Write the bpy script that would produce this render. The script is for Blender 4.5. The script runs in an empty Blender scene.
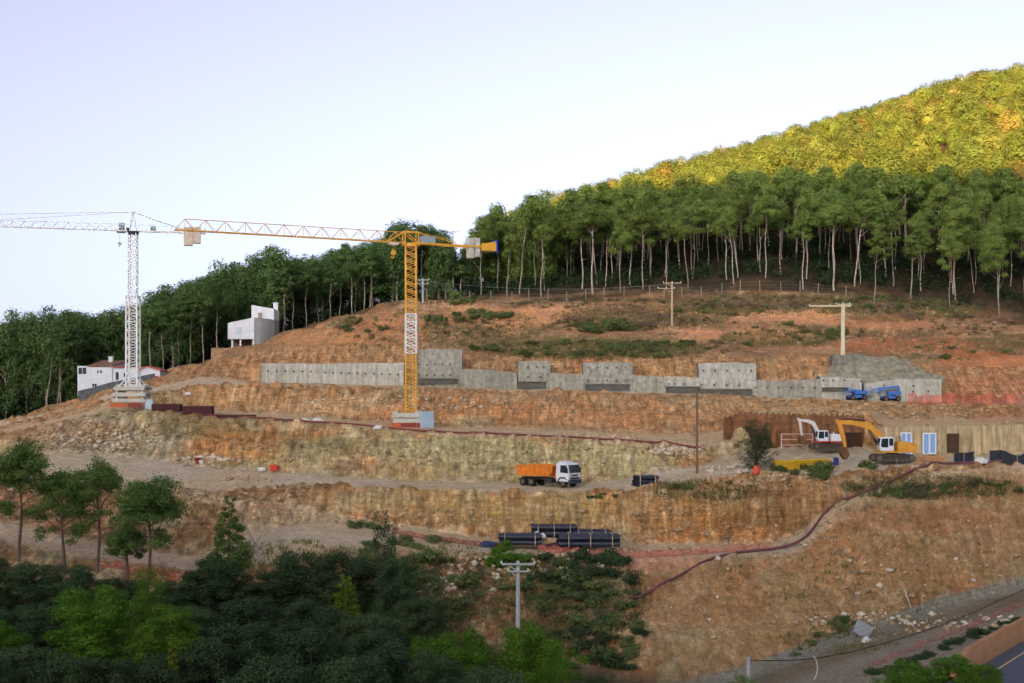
import bpy, math, random
import numpy as np
from mathutils import Vector, Matrix

C = bpy.context.scene.collection
S = bpy.context.scene
R = math.radians
F, HOR, CX = 1300.0, 400.0, 512.0      # focal length in pixels, horizon row, centre column

# ------------------------------------------------------------------ camera
cam_data = bpy.data.cameras.new('camera')
cam = bpy.data.objects.new('camera', cam_data)
C.objects.link(cam)
cam.location = (0, 0, 0)
cam.rotation_euler = (R(90), 0, 0)
cam_data.sensor_width = 36
cam_data.lens = F * 36 / 1024
cam_data.shift_y = (HOR - 341.5) / 1024
cam_data.clip_start = 0.5
cam_data.clip_end = 9000
S.camera = cam

# ------------------------------------------------------------------ light
SUN_EL, SUN_AZ, SHADE_DZ = 9.0, 20.0, 0.0   # low sun behind the camera, to its left; height trim of the hill that shades the site
w = bpy.data.worlds.new('World'); S.world = w; w.use_nodes = True
nt = w.node_tree; nt.nodes.clear()
sky = nt.nodes.new('ShaderNodeTexSky'); sky.sky_type = 'NISHITA'; sky.sun_disc = False
sky.sun_elevation = R(SUN_EL)
sky.sun_rotation = R(180 + SUN_AZ)      # clockwise from +Y
tc = nt.nodes.new('ShaderNodeTexCoord'); va = nt.nodes.new('ShaderNodeVectorMath'); va.operation = 'ADD'; va.inputs[1].default_value = (0, 0, 0.13)
vn = nt.nodes.new('ShaderNodeVectorMath'); vn.operation = 'NORMALIZE'      # lifts the murk of the lowest few degrees below the horizon
nt.links.new(tc.outputs['Generated'], va.inputs[0]); nt.links.new(va.outputs[0], vn.inputs[0]); nt.links.new(vn.outputs[0], sky.inputs['Vector'])
sky.altitude = 100; sky.air_density = 0.8; sky.dust_density = 6.0; sky.ozone_density = 2.6
hs = nt.nodes.new('ShaderNodeHueSaturation'); hs.inputs['Saturation'].default_value = 0.40
bg = nt.nodes.new('ShaderNodeBackground'); bg.inputs['Strength'].default_value = 0.066
wo = nt.nodes.new('ShaderNodeOutputWorld')
gm = nt.nodes.new('ShaderNodeGamma'); gm.inputs[1].default_value = 1.56
nt.links.new(sky.outputs[0], gm.inputs[0]); nt.links.new(gm.outputs[0], hs.inputs['Color']); tn = nt.nodes.new('ShaderNodeVectorMath'); tn.operation = 'MULTIPLY'; tn.inputs[1].default_value = (1.0, 0.955, 0.975)
nt.links.new(hs.outputs[0], tn.inputs[0]); nt.links.new(tn.outputs[0], bg.inputs[0]); nt.links.new(bg.outputs[0], wo.inputs[0])

su = bpy.data.lights.new('sun', 'SUN'); su.energy = 5.0; su.angle = R(0.4); su.color = (1.0, 0.55, 0.21)
so = bpy.data.objects.new('sun', su); C.objects.link(so)
sd = Vector((math.sin(R(SUN_AZ)) * math.cos(R(SUN_EL)), math.cos(R(SUN_AZ)) * math.cos(R(SUN_EL)), -math.sin(R(SUN_EL))))
so.rotation_euler = sd.to_track_quat('-Z', 'Y').to_euler()
S.view_settings.view_transform = 'Standard'; S.view_settings.look = 'None'
S.view_settings.gamma = 1.0; S.view_settings.use_curve_mapping = False
S.view_settings.exposure = 2.31
S.cycles.use_denoising = True; S.cycles.denoising_prefilter = 'ACCURATE'; S.cycles.denoising_input_passes = 'RGB_ALBEDO_NORMAL'
S.cycles.max_bounces = 5; S.cycles.diffuse_bounces = 3; S.cycles.transparent_max_bounces = 12

rng = np.random.default_rng(7); random.seed(7)

# ------------------------------------------------------------------ helpers
def lin(r, g, b, k=1.0):
    f = lambda c: (c / 255 / 12.92 if c / 255 < 0.04045 else ((c / 255 + 0.055) / 1.055) ** 2.4)
    return (f(r) * k, f(g) * k, f(b) * k)

def hsh(ix, iy, iz, seed):
    with np.errstate(over='ignore'):
        h = (ix.astype(np.uint32) * np.uint32(374761393) + iy.astype(np.uint32) * np.uint32(668265263) + iz.astype(np.uint32) * np.uint32(2147483647) + np.uint32((seed * 1442695041) & 0xffffffff))
        h = (h ^ (h >> np.uint32(13))) * np.uint32(1274126177)
        h = (h ^ (h >> np.uint32(16))) * np.uint32(2246822519)
        h = h ^ (h >> np.uint32(15))
    return h.astype(np.float64) / 4294967295.0

def vnoise(x, y, z, seed=0):
    x0, y0, z0 = np.floor(x).astype(np.int64), np.floor(y).astype(np.int64), np.floor(z).astype(np.int64)
    fx, fy, fz = x - x0, y - y0, z - z0
    fx, fy, fz = fx * fx * (3 - 2 * fx), fy * fy * (3 - 2 * fy), fz * fz * (3 - 2 * fz)
    out = 0
    for dx in (0, 1):
        for dy in (0, 1):
            for dz in (0, 1):
                wgt = (fx if dx else 1 - fx) * (fy if dy else 1 - fy) * (fz if dz else 1 - fz)
                out = out + wgt * hsh(x0 + dx, y0 + dy, z0 + dz, seed)
    return out * 2 - 1

def fbm(x, y, z, octs=4, seed=0):
    a, s, t = 1.0, 0, 0
    for o in range(octs):
        s = s + a * vnoise(x * 2 ** o, y * 2 ** o, z * 2 ** o, seed + o * 17); t += a; a *= 0.5
    return s / t

def sstep(a, b, v):
    t = np.clip((v - a) / (b - a), 0, 1); return t * t * (3 - 2 * t)

MATS = {}
def mat(name, col, rough=0.8, noise=0.0, scale=2.0, metal=0.0, bump=0.0, spec=0.3, trans=0.0, attr=None, rand=0.0, streak=0.0):
    """procedural material: base colour varied by object-space noise"""
    if name in MATS: return MATS[name]
    m = bpy.data.materials.new(name); m.use_nodes = True; n = m.node_tree; p = n.nodes['Principled BSDF']
    p.inputs['Roughness'].default_value = rough; p.inputs['Metallic'].default_value = metal
    p.inputs['Specular IOR Level'].default_value = spec
    src = None
    if attr:
        a = n.nodes.new('ShaderNodeAttribute'); a.attribute_name = attr; src = a.outputs['Color']
    else:
        rgb = n.nodes.new('ShaderNodeRGB'); rgb.outputs[0].default_value = (*col, 1); src = rgb.outputs[0]
    if noise > 0:
        tc = n.nodes.new('ShaderNodeNewGeometry')
        nz = n.nodes.new('ShaderNodeTexNoise'); nz.inputs['Scale'].default_value = scale; nz.inputs['Detail'].default_value = 6; nz.inputs['Roughness'].default_value = 0.65
        n.links.new(tc.outputs['Position'], nz.inputs['Vector'])
        mr = n.nodes.new('ShaderNodeMapRange'); mr.inputs[1].default_value = 0.3; mr.inputs[2].default_value = 0.7
        mr.inputs[3].default_value = 1 - noise; mr.inputs[4].default_value = 1 + noise
        n.links.new(nz.outputs['Fac'], mr.inputs[0])
        mx = n.nodes.new('ShaderNodeVectorMath'); mx.operation = 'SCALE'
        n.links.new(src, mx.inputs[0]); n.links.new(mr.outputs[0], mx.inputs['Scale']); src = mx.outputs[0]
        if bump > 0:
            b = n.nodes.new('ShaderNodeBump'); b.inputs['Strength'].default_value = bump; b.inputs['Distance'].default_value = 0.15
            n.links.new(nz.outputs['Fac'], b.inputs['Height']); n.links.new(b.outputs[0], p.inputs['Normal'])
    if streak > 0:                      # rain streaks and runs: noise drawn out downwards
        ge = n.nodes.new('ShaderNodeNewGeometry'); mp = n.nodes.new('ShaderNodeMapping'); mp.inputs['Scale'].default_value = (2.2, 2.2, 0.22)
        sz = n.nodes.new('ShaderNodeTexNoise'); sz.inputs['Scale'].default_value = 1.0; sz.inputs['Detail'].default_value = 5
        n.links.new(ge.outputs['Position'], mp.inputs[0]); n.links.new(mp.outputs[0], sz.inputs['Vector'])
        sr = n.nodes.new('ShaderNodeMapRange'); sr.inputs[1].default_value = 0.32; sr.inputs[2].default_value = 0.68; sr.inputs[3].default_value = 1 - streak; sr.inputs[4].default_value = 1 + streak * .6
        n.links.new(sz.outputs['Fac'], sr.inputs[0])
        sx = n.nodes.new('ShaderNodeVectorMath'); sx.operation = 'SCALE'; n.links.new(src, sx.inputs[0]); n.links.new(sr.outputs[0], sx.inputs['Scale']); src = sx.outputs[0]
    if rand > 0:
        oi = n.nodes.new('ShaderNodeObjectInfo')
        h = n.nodes.new('ShaderNodeHueSaturation')
        r1 = n.nodes.new('ShaderNodeMapRange'); r1.inputs[3].default_value = 1 - rand; r1.inputs[4].default_value = 1 + rand
        r2 = n.nodes.new('ShaderNodeMapRange'); r2.inputs[3].default_value = 0.5 - rand * 0.05; r2.inputs[4].default_value = 0.5 + rand * 0.05
        sc = n.nodes.new('ShaderNodeMath'); sc.operation = 'FRACT'
        mu = n.nodes.new('ShaderNodeMath'); mu.operation = 'MULTIPLY'; mu.inputs[1].default_value = 7.31
        n.links.new(oi.outputs['Random'], r1.inputs[0]); n.links.new(oi.outputs['Random'], mu.inputs[0]); n.links.new(mu.outputs[0], sc.inputs[0]); n.links.new(sc.outputs[0], r2.inputs[0])
        n.links.new(r1.outputs[0], h.inputs['Value']); n.links.new(r2.outputs[0], h.inputs['Hue']); n.links.new(src, h.inputs['Color']); src = h.outputs[0]
    n.links.new(src, p.inputs['Base Color'])
    if trans > 0:
        tr = n.nodes.new('ShaderNodeBsdfTranslucent'); n.links.new(src, tr.inputs['Color'])
        ms = n.nodes.new('ShaderNodeMixShader'); ms.inputs[0].default_value = trans
        n.links.new(p.outputs[0], ms.inputs[1]); n.links.new(tr.outputs[0], ms.inputs[2])
        n.links.new(ms.outputs[0], n.nodes['Material Output'].inputs['Surface'])
    MATS[name] = m
    return m

def np_mesh(name, V, Q, m, smooth=False, col=None, parent=None):
    """quads/tris array -> object"""
    me = bpy.data.meshes.new(name)
    V = np.asarray(V, dtype=np.float32); Q = np.asarray(Q, dtype=np.int32)
    k = Q.shape[1]
    me.vertices.add(len(V)); me.vertices.foreach_set('co', V.ravel())
    me.loops.add(Q.size); me.loops.foreach_set('vertex_index', Q.ravel())
    me.polygons.add(len(Q)); me.polygons.foreach_set('loop_start', np.arange(0, Q.size, k, dtype=np.int32))
    if smooth: me.polygons.foreach_set('use_smooth', np.ones(len(Q), dtype=bool))
    me.update(calc_edges=True); me.validate()
    if col is not None:
        a = me.color_attributes.new('Col', 'FLOAT_COLOR', 'POINT')
        cc = np.ones((len(V), 4), dtype=np.float32); cc[:, :np.asarray(col).shape[1]] = col
        a.data.foreach_set('color', cc.ravel())
    me.materials.append(m)
    o = bpy.data.objects.new(name, me); C.objects.link(o)
    if parent: o.parent = parent
    return o

class MB:
    """collects boxes, bars, tubes and prisms and links them as ONE mesh object"""
    def __init__(s): s.v, s.f = [], []
    def add(s, vs, fs):
        b = len(s.v); s.v += [tuple(v) for v in vs]; s.f += [tuple(i + b for i in f) for f in fs]; return s
    def box(s, c, d, rz=0.0, ry=0.0, taper=1.0):
        hx, hy, hz = d[0] / 2, d[1] / 2, d[2] / 2
        M = Matrix.Rotation(rz, 3, 'Z') @ Matrix.Rotation(ry, 3, 'Y')
        vs = []
        for z, k in ((-hz, 1), (hz, taper)):
            for x, y in ((-hx, -hy), (hx, -hy), (hx, hy), (-hx, hy)):
                vs.append(M @ Vector((x * k, y * k, z)) + Vector(c))
        return s.add(vs, [(3, 2, 1, 0), (4, 5, 6, 7), (0, 1, 5, 4), (1, 2, 6, 5), (2, 3, 7, 6), (3, 0, 4, 7)])
    def bar(s, a, b, wd, ht=None):
        a, b = Vector(a), Vector(b); ht = ht or wd
        d = (b - a).normalized(); u = d.cross(Vector((0, 0, 1)))
        if u.length < 1e-4: u = Vector((1, 0, 0))
        u.normalize(); v = u.cross(d)
        vs = [p + u * i * wd / 2 + v * j * ht / 2 for p in (a, b) for i, j in ((-1, -1), (1, -1), (1, 1), (-1, 1))]
        return s.add(vs, [(3, 2, 1, 0), (4, 5, 6, 7), (0, 1, 5, 4), (1, 2, 6, 5), (2, 3, 7, 6), (3, 0, 4, 7)])
    def tube(s, pts, r, n=8, caps=True):
        pts = [Vector(p) for p in pts]; rs = r if isinstance(r, (list, tuple)) else [r] * len(pts)
        vs, fs = [], []; pu = None
        for i, p in enumerate(pts):
            d = (pts[min(i + 1, len(pts) - 1)] - pts[max(i - 1, 0)]).normalized()
            ref = Vector((0, 0, 1)) if abs(d.z) < 0.95 else Vector((1, 0, 0))
            u = d.cross(ref).normalized() if pu is None else (pu - d * pu.dot(d)).normalized()
            pu = u; v = d.cross(u)
            vs += [p + (u * math.cos(t) + v * math.sin(t)) * rs[i] for t in [2 * math.pi * k / n for k in range(n)]]
        for i in range(len(pts) - 1):
            for k in range(n):
                fs.append((i * n + k, i * n + (k + 1) % n, (i + 1) * n + (k + 1) % n, (i + 1) * n + k))
        if caps: fs += [tuple(range(n))[::-1], tuple(range((len(pts) - 1) * n, len(pts) * n))]
        return s.add(vs, fs)
    def prism(s, poly, y0, y1):
        """polygon in (x, z) extruded along y"""
        n = len(poly)
        vs = [(x, y0, z) for x, z in poly] + [(x, y1, z) for x, z in poly]
        fs = [tuple(range(n)), tuple(range(2 * n - 1, n - 1, -1))] + [(i, i + n, (i + 1) % n + n, (i + 1) % n) for i in range(n)]
        return s.add(vs, fs)
    def build(s, name, m, parent=None, bevel=0.0, smooth=False):
        me = bpy.data.meshes.new(name); me.from_pydata(s.v, [], s.f)
        me.materials.append(m)
        import bmesh
        bm = bmesh.new(); bm.from_mesh(me); bmesh.ops.recalc_face_normals(bm, faces=bm.faces)
        if bevel > 0:
            bmesh.ops.bevel(bm, geom=list(bm.edges), offset=bevel, segments=2, affect='EDGES', clamp_overlap=True)
        if smooth:
            for f in bm.faces: f.smooth = True
        bm.to_mesh(me); bm.free()
        o = bpy.data.objects.new(name, me); C.objects.link(o)
        if parent: o.parent = parent
        return o

def thing(name, label, cat, loc=(0, 0, 0), rz=0.0, group=None):
    o = bpy.data.objects.new(name, None); C.objects.link(o); o.empty_display_size = 0.5
    o.location = loc; o.rotation_euler = (0, 0, rz)
    return tag(o, label, cat, group)
def tag(o, label, cat, group=None):
    o['label'] = label; o['category'] = cat
    if group: o['group'] = group
    return o
def kind(o, k): o['kind'] = k; return o
def dup(root, loc, rz, label, group=None, scale=1.0):
    r = root.copy(); C.objects.link(r); r.location = loc; r.rotation_euler = (0, 0, rz)
    r.scale = scale if isinstance(scale, tuple) else (scale,) * 3
    r['label'] = label
    if group: r['group'] = group
    for ch in root.children:
        c = ch.copy(); C.objects.link(c); c.parent = r
        for g in ch.children:
            d = g.copy(); C.objects.link(d); d.parent = c
    return r
def P(x, y, Y): return Vector(((x - CX) / F * Y, Y, (HOR - y) / F * Y))
# ------------------------------------------------------------------ terrain: one sheet from the valley under the camera to beyond the hill
LN = {}   # terrace edges, near to far: columns -> (image row, distance)
def line(k, pts): LN[k] = np.array(pts, dtype=float)
line(0, [(-900, 640, 108), (0, 622, 112), (200, 612, 116), (350, 622, 122), (450, 640, 122), (560, 662, 122), (640, 674, 121), (700, 683, 118), (830, 641, 127), (1024, 587, 145), (1320, 525, 172), (1900, 470, 200)])
line(1, [(-900, 520, 132), (-300, 530, 130), (0, 541, 128), (90, 557, 128), (200, 573, 128), (260, 566, 130), (330, 548, 136), (400, 549, 138), (480, 554, 140), (560, 558, 141), (620, 560, 141), (700, 558, 142), (790, 554, 143), (812, 540, 144), (835, 512, 145.5), (870, 494, 147), (920, 478, 149), (960, 470, 150.5), (1024, 466, 152), (1320, 450, 162), (1900, 430, 190)])
line(2, [(-900, 510, 140), (0, 522, 134.5), (90, 541, 134.5), (200, 557, 134.5), (250, 535, 142), (330, 518, 157), (400, 526, 157), (480, 537, 156), (560, 544, 154), (620, 546, 152), (700, 544, 151.5), (770, 541, 150.5), (795, 536, 149), (815, 520, 148), (835, 506, 148), (870, 490, 149), (920, 476, 151), (1024, 464.5, 154), (1320, 448, 164), (1900, 428, 192)])
line(3, [(-900, 475, 175), (0, 480, 158), (60, 482, 157), (150, 490, 158), (200, 493, 160), (250, 490, 162), (300, 487, 163), (400, 489, 161), (550, 491.5, 157), (600, 490.5, 156), (640, 487, 155), (700, 479, 153.5), (740, 474, 152.5), (780, 473, 152), (830, 474, 151.5), (870, 471, 152), (920, 467, 153), (1024, 461, 156), (1320, 445, 167), (1900, 426, 195)])
line(4, [(-900, 440, 190), (0, 455, 178), (60, 452, 178), (120, 456, 180), (200, 466, 177), (300, 475, 174), (400, 480.5, 171), (550, 483.5, 166), (600, 482, 165), (640, 476, 164), (700, 466, 162), (730, 455, 165), (760, 446, 170), (860, 446, 169), (885, 457, 163), (1024, 455, 164.5), (1320, 440, 175), (1900, 424, 200)])
line(5, [(-900, 430, 205), (0, 434, 198), (60, 424, 195), (110, 412, 194), (150, 411, 192), (200, 415, 190), (300, 422, 185), (400, 430, 179), (500, 434, 176), (600, 437, 174), (700, 446, 169), (730, 440, 169), (745, 415, 172), (868, 414, 171.5), (882, 428, 165.6), (1024, 425, 167), (1320, 415, 178), (1900, 410, 205)])
line(6, [(-900, 426, 210), (0, 429, 206), (60, 418, 205), (110, 406, 203), (150, 405, 202), (200, 409, 200), (300, 416, 195), (400, 424.5, 190), (500, 428.5, 187), (600, 431, 184), (700, 436, 180), (740, 425, 180), (760, 411, 180), (870, 411, 180), (890, 420, 178), (1024, 418, 180), (1320, 408, 190), (1900, 405, 210)])
line(7, [(-900, 424, 216), (0, 426, 212), (60, 413, 212), (110, 400, 211), (150, 393, 209), (200, 386, 206), (260, 385, 204), (400, 388, 202), (500, 391, 200), (600, 394, 199), (700, 397, 198), (800, 401.5, 197), (940, 405.5, 196), (1024, 406, 196), (1320, 400, 205), (1900, 400, 216)])
line(8, [(-900, 423, 219), (0, 424, 216), (60, 411, 217), (110, 397, 217), (150, 388, 216), (200, 376, 213), (258, 382.5, 211), (400, 385, 209), (500, 388, 208), (600, 391, 207), (700, 393.5, 206), (800, 398, 206), (940, 402, 205), (1024, 403, 205), (1320, 395, 212), (1900, 398, 220)])
line(9, [(-900, 422, 222), (0, 423, 220), (60, 409, 221), (110, 395, 222), (150, 384, 221), (200, 370, 219), (256, 366, 213.5), (400, 366, 211.5), (480, 370, 210.5), (560, 373, 209.5), (660, 377, 209), (760, 380, 208.5), (880, 381, 208), (940, 380, 208), (960, 386, 209), (1024, 386, 210), (1320, 380, 216), (1900, 396, 224)])
line(10, [(-900, 421, 226), (0, 422, 224), (60, 407, 225), (110, 393, 227), (150, 381, 227), (200, 366, 226), (256, 351, 220), (400, 347, 217), (440, 346, 216), (480, 357, 215), (600, 357.5, 214.5), (700, 359, 214), (760, 361, 214), (850, 359, 214), (930, 365, 214), (1024, 366, 216), (1320, 360, 222), (1900, 392, 228)])
line(11, [(-900, 420, 230), (0, 421, 228), (60, 406, 229), (110, 392, 231), (150, 380, 232), (200, 364, 233), (256, 345, 236), (300, 333, 238), (400, 320, 239), (480, 326, 238), (600, 331, 236), (700, 334, 236), (800, 337, 236), (1024, 343, 236), (1320, 340, 240), (1900, 388, 235)])
line(12, [(-900, 420, 240), (0, 421, 236), (60, 406, 236), (110, 391, 238), (150, 378, 241), (200, 362, 244), (256, 344, 252), (300, 328, 260), (350, 313, 264), (400, 301, 265), (470, 296, 265), (560, 297, 264), (640, 294, 263), (750, 289, 263), (850, 295, 262), (900, 304, 262), (960, 316, 260), (1024, 320, 260), (1320, 322, 262), (1900, 380, 250)])
line(13, [(-900, 418, 330), (0, 402, 330), (150, 375, 330), (240, 345, 330), (300, 332, 330), (400, 315, 330), (470, 296, 330), (520, 260, 330), (560, 248, 330), (640, 228, 330), (720, 212, 330), (800, 203, 330), (900, 193, 330), (1024, 186, 330), (1320, 170, 330), (1900, 200, 330)])
line(14, [(-900, 416, 400), (0, 404, 400), (150, 382, 400), (240, 355, 400), (300, 345, 400), (400, 330, 400), (470, 335, 400), (520, 305, 400), (560, 232, 400), (640, 206, 400), (720, 183, 400), (800, 162, 400), (900, 132, 400), (1024, 108, 400), (1320, 80, 400), (1900, 120, 400)])
line(15, [(-900, 415, 470), (0, 405, 470), (150, 386, 470), (240, 365, 470), (300, 355, 470), (400, 345, 470), (470, 350, 470), (520, 325, 470), (560, 245, 470), (640, 208, 470), (720, 184, 470), (800, 163, 470), (880, 134, 470), (960, 107, 470), (1024, 97, 470), (1320, 70, 470), (1900, 110, 470)])
line(16, [(-900, 410, 650), (0, 408, 650), (300, 395, 650), (520, 350, 650), (640, 280, 650), (1024, 210, 650), (1320, 180, 650), (1900, 260, 650)])
NLINES = 17
SUB = [3, 6, 8, 14, 46, 12, 44, 16, 44, 12, 34, 8, 12, 16, 30, 38, 40, 24, 16, 12, 6]  # rows in each strip (first four are the near valley, last the far plain)

def sm(a):
    k = np.array([1, 2, 3, 2, 1]) / 9.0
    return np.convolve(np.pad(a, 2, mode='edge'), k, mode='valid')
gx = np.unique(np.concatenate([np.arange(-900, -40, 14.0), np.arange(-40, 1066, 1.7), np.arange(1066, 1901, 14.0)]))
NX = len(gx)
prof_Y, prof_z = [], []
for (Y, zl, zr) in ((3, -1.9, -1.9), (14, -9, -9), (40, -19.5, -19.5), (72, -25.5, -21.5)):
    prof_Y.append(np.full(NX, float(Y))); prof_z.append(zl + (zr - zl) * sstep(650, 900, gx))
for k in range(NLINES):
    a = LN[k]
    y = sm(np.interp(gx, a[:, 0], a[:, 1])); Y = sm(np.interp(gx, a[:, 0], a[:, 2]))
    prof_Y.append(Y); prof_z.append((HOR - y) / F * Y)
prof_Y.append(np.full(NX, 4000.0)); prof_z.append(np.full(NX, -60.0))
prof_Y, prof_z = np.array(prof_Y), np.array(prof_z)
for k in range(1, len(prof_Y)): prof_Y[k] = np.maximum(prof_Y[k], prof_Y[k - 1] + 0.25)
rows = []                               # fractional line index for every row
for k in range(len(SUB)):
    if k >= len(prof_Y) - 1: break
    rows += [k + i / SUB[k] for i in range(SUB[k])]
rows.append(len(prof_Y) - 1.0)
rows = np.array(rows); NR = len(rows)
i0 = np.minimum(np.floor(rows).astype(int), len(prof_Y) - 2); fr = (rows - i0)[:, None]
GY = prof_Y[i0] * (1 - fr) + prof_Y[i0 + 1] * fr
GZ = prof_z[i0] * (1 - fr) + prof_z[i0 + 1] * fr
# cut faces: a toe of spoil, a steep face, a rounded shoulder; the left one has a ledge half-way
for k in (2, 4, 6):
    in_k = (i0 == k + 4)
    tt = fr[in_k][:, 0]
    steep = np.interp(tt, [0, .22, .58, .8, 1], [0, .10, .80, .95, 1])[:, None]
    ledge = np.interp(tt, [0, .1, .34, .62, .9, 1], [0, .05, .5, .58, .97, 1])[:, None]
    wl = (1 - sstep(400, 480, gx))[None, :] if k == 4 else np.zeros((1, NX))
    wl = wl * sstep(140, 180, gx)[None, :]
    T = steep * (1 - wl) + ledge * wl
    GZ[in_k] = prof_z[k + 4][None, :] * (1 - T) + prof_z[k + 5][None, :] * T
# knock the sharp terrace edges down a little
for _ in range(1):
    GZ[1:-1] = 0.2 * GZ[:-2] + 0.6 * GZ[1:-1] + 0.2 * GZ[2:]
GXp = np.broadcast_to(gx, GY.shape)
GX = (GXp - CX) / F * GY
band = np.broadcast_to(rows[:, None], GY.shape) - 4   # terrace line index of each vertex (0..16)
inb = lambda a, b, e=0.15: sstep(a - e, a + e, band) * (1 - sstep(b - e, b + e, band))
flat = np.clip(inb(1, 2) + inb(3, 4) + inb(5, 6) + inb(7, 8), 0, 1) * (1 - 0.0)
face = np.clip(inb(0, 1) + inb(2, 3) + inb(4, 5) + inb(6, 7) + inb(8, 10), 0, 1)
up = inb(10, 12)
GZ0 = GZ.copy()
n1 = fbm(GX / 9, GY / 9, GZ / 9, 4, 1)
n2 = fbm(GX / 2.2, GY / 3.0, GZ / 2.2, 4, 2)
ridged = 1 - 2 * np.abs(fbm(GX / 3.2, GY / 5.0, GZ / 3.2, 4, 5))
vert = fbm(GX / 0.9, GY / 9.0, GZ / 6.0, 3, 9)           # upright digging marks
near = sstep(60, 100, GY)
n3 = fbm(GX / 0.8, GY / 1.6, GZ / 0.8, 3, 13)
n4 = 1 - 2 * np.abs(fbm(GX / 1.5, GY / 3.0, GZ / 1.5, 3, 15))
disp = near * (flat * (0.09 * n2 + .08 * n3) + face * (0.55 * n1 + 0.42 * n2 + 0.42 * (ridged - 0.3) + 0.42 * vert + 0.45 * n3 + 0.5 * (n4 - .4)) + up * (0.75 * n1 + 0.5 * n2 + .2 * n3 + .55 * np.sin(GZ0 * 1.75 + 2.2 * n1 + GX * .03)))
disp += sstep(262, 300, GY) * 1.2 * n1 * (1 - sstep(900, 1500, GY))
# keep the big embankment above the road a bit smoother
disp *= 1 - 0.45 * inb(0, 1) * sstep(640, 760, GXp)
GZ = GZ + disp

def col_i(px): return int(np.clip(np.searchsorted(gx, px), 1, NX - 1))
def zat(px, Y):
    j = col_i(px); t = (px - gx[j - 1]) / (gx[j] - gx[j - 1])
    return float(np.interp(Y, GY[:, j - 1], GZ[:, j - 1]) * (1 - t) + np.interp(Y, GY[:, j], GZ[:, j]) * t)
def at(px, Y, dz=0.0): return Vector(((px - CX) / F * Y, Y, zat(px, Y) + dz))
def zw(X, Y): return zat(CX + X / Y * F, Y)
PYs = HOR - F * GZ / GY
def hit(px, py, dz=0.0, ymin=75.0):
    """ground point seen at a pixel"""
    j = col_i(px); yy = PYs[:, j]; YY = GY[:, j]
    ok = np.where((yy[:-1] >= py) & (yy[1:] < py) & (YY[1:] > ymin))[0]
    if len(ok) == 0:
        i = int(np.argmin(np.where(YY > ymin, np.abs(yy - py), 1e9))); Y = YY[i]
    else:
        i = ok[0]; t = (yy[i] - py) / max(1e-6, yy[i] - yy[i + 1]); Y = YY[i] * (1 - t) + YY[i + 1] * t
    return at(px, Y, dz)

# ---- soil and rock colours (albedo), by terrace and by patch
def blob(cx, cy, rx, ry): 
    wob = 0.45 * fbm(GX / 4, GY / 6, GZ / 4, 4, 31) + 0.25 * n1
    d = np.sqrt(((GXp - cx) / rx) ** 2 + ((PYs - cy) / ry) ** 2) + wob
    return 1 - sstep(0.7, 1.15, d)
COL = np.zeros(GY.shape + (3,))
def put(wt, c): COL[:] = COL * (1 - wt[..., None]) + np.array(c) * wt[..., None]
ones = np.ones(GY.shape)
put(ones, lin(70, 66, 40))                                   # valley floor
put(inb(0, 1), lin(146, 110, 72))
put(inb(0, 1) * sstep(600, 690, GXp), lin(160, 130, 84))
put(inb(1, 2), lin(196, 166, 126))
put(inb(2, 3), lin(162, 122, 76))
put(inb(3, 4), lin(200, 178, 148))
put(inb(4, 5), lin(168, 146, 96))
put(inb(5, 6), lin(184, 150, 116))
put(inb(6, 7), lin(182, 130, 76))
put(inb(7, 8), lin(206, 172, 128))
put(inb(8, 10), lin(168, 116, 70))
put(inb(10, 12), lin(150, 108, 74))
put(sstep(11.7, 12.1, band), lin(58, 48, 34))  # forest floor litter, coloured darker to deepen the shade inside the wood
# big mottling: ochre, rust, grey-green
mo = sstep(-0.05, 0.35, fbm(GX / 6, GY / 8, GZ / 4, 4, 41)); rock = face * (1 - inb(8, 10) * 0.5)
put(mo * rock * 0.7, lin(186, 118, 56))
mo2 = sstep(0.05, 0.4, fbm(GX / 5, GY / 8, GZ / 3, 4, 47))
put(mo2 * rock * 0.65, lin(158, 150, 112))
mo3 = sstep(0.1, 0.4, fbm(GX / 2.5, GY / 5, GZ / 1.6, 4, 53))
put(mo3 * (rock + 0.6 * up).clip(0, 1) * 0.55, lin(120, 76, 44))
mo4 = sstep(0.12, 0.4, fbm(GX / 1.6, GY / 4, GZ / 1.2, 3, 57))
put(mo4 * rock * 0.5, lin(206, 182, 140))
put(sstep(0.0, 0.35, fbm(GX / 7, GY / 9, GZ / 2, 4, 61)) * up * 0.7, lin(172, 122, 84))
put(sstep(-0.05, 0.3, fbm(GX / 11, GY / 14, GZ / 1.1, 4, 63)) * up * 0.65, lin(116, 98, 64))
put(sstep(0.1, 0.35, fbm(GX / 9, GY / 14, GZ / .8, 4, 65)) * up * 0.6, lin(196, 148, 108))
put(sstep(0.05, 0.35, fbm(GX / 4, GY / 5, GZ / 1.5, 4, 67)) * up * 0.7, lin(98, 82, 52))
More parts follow.
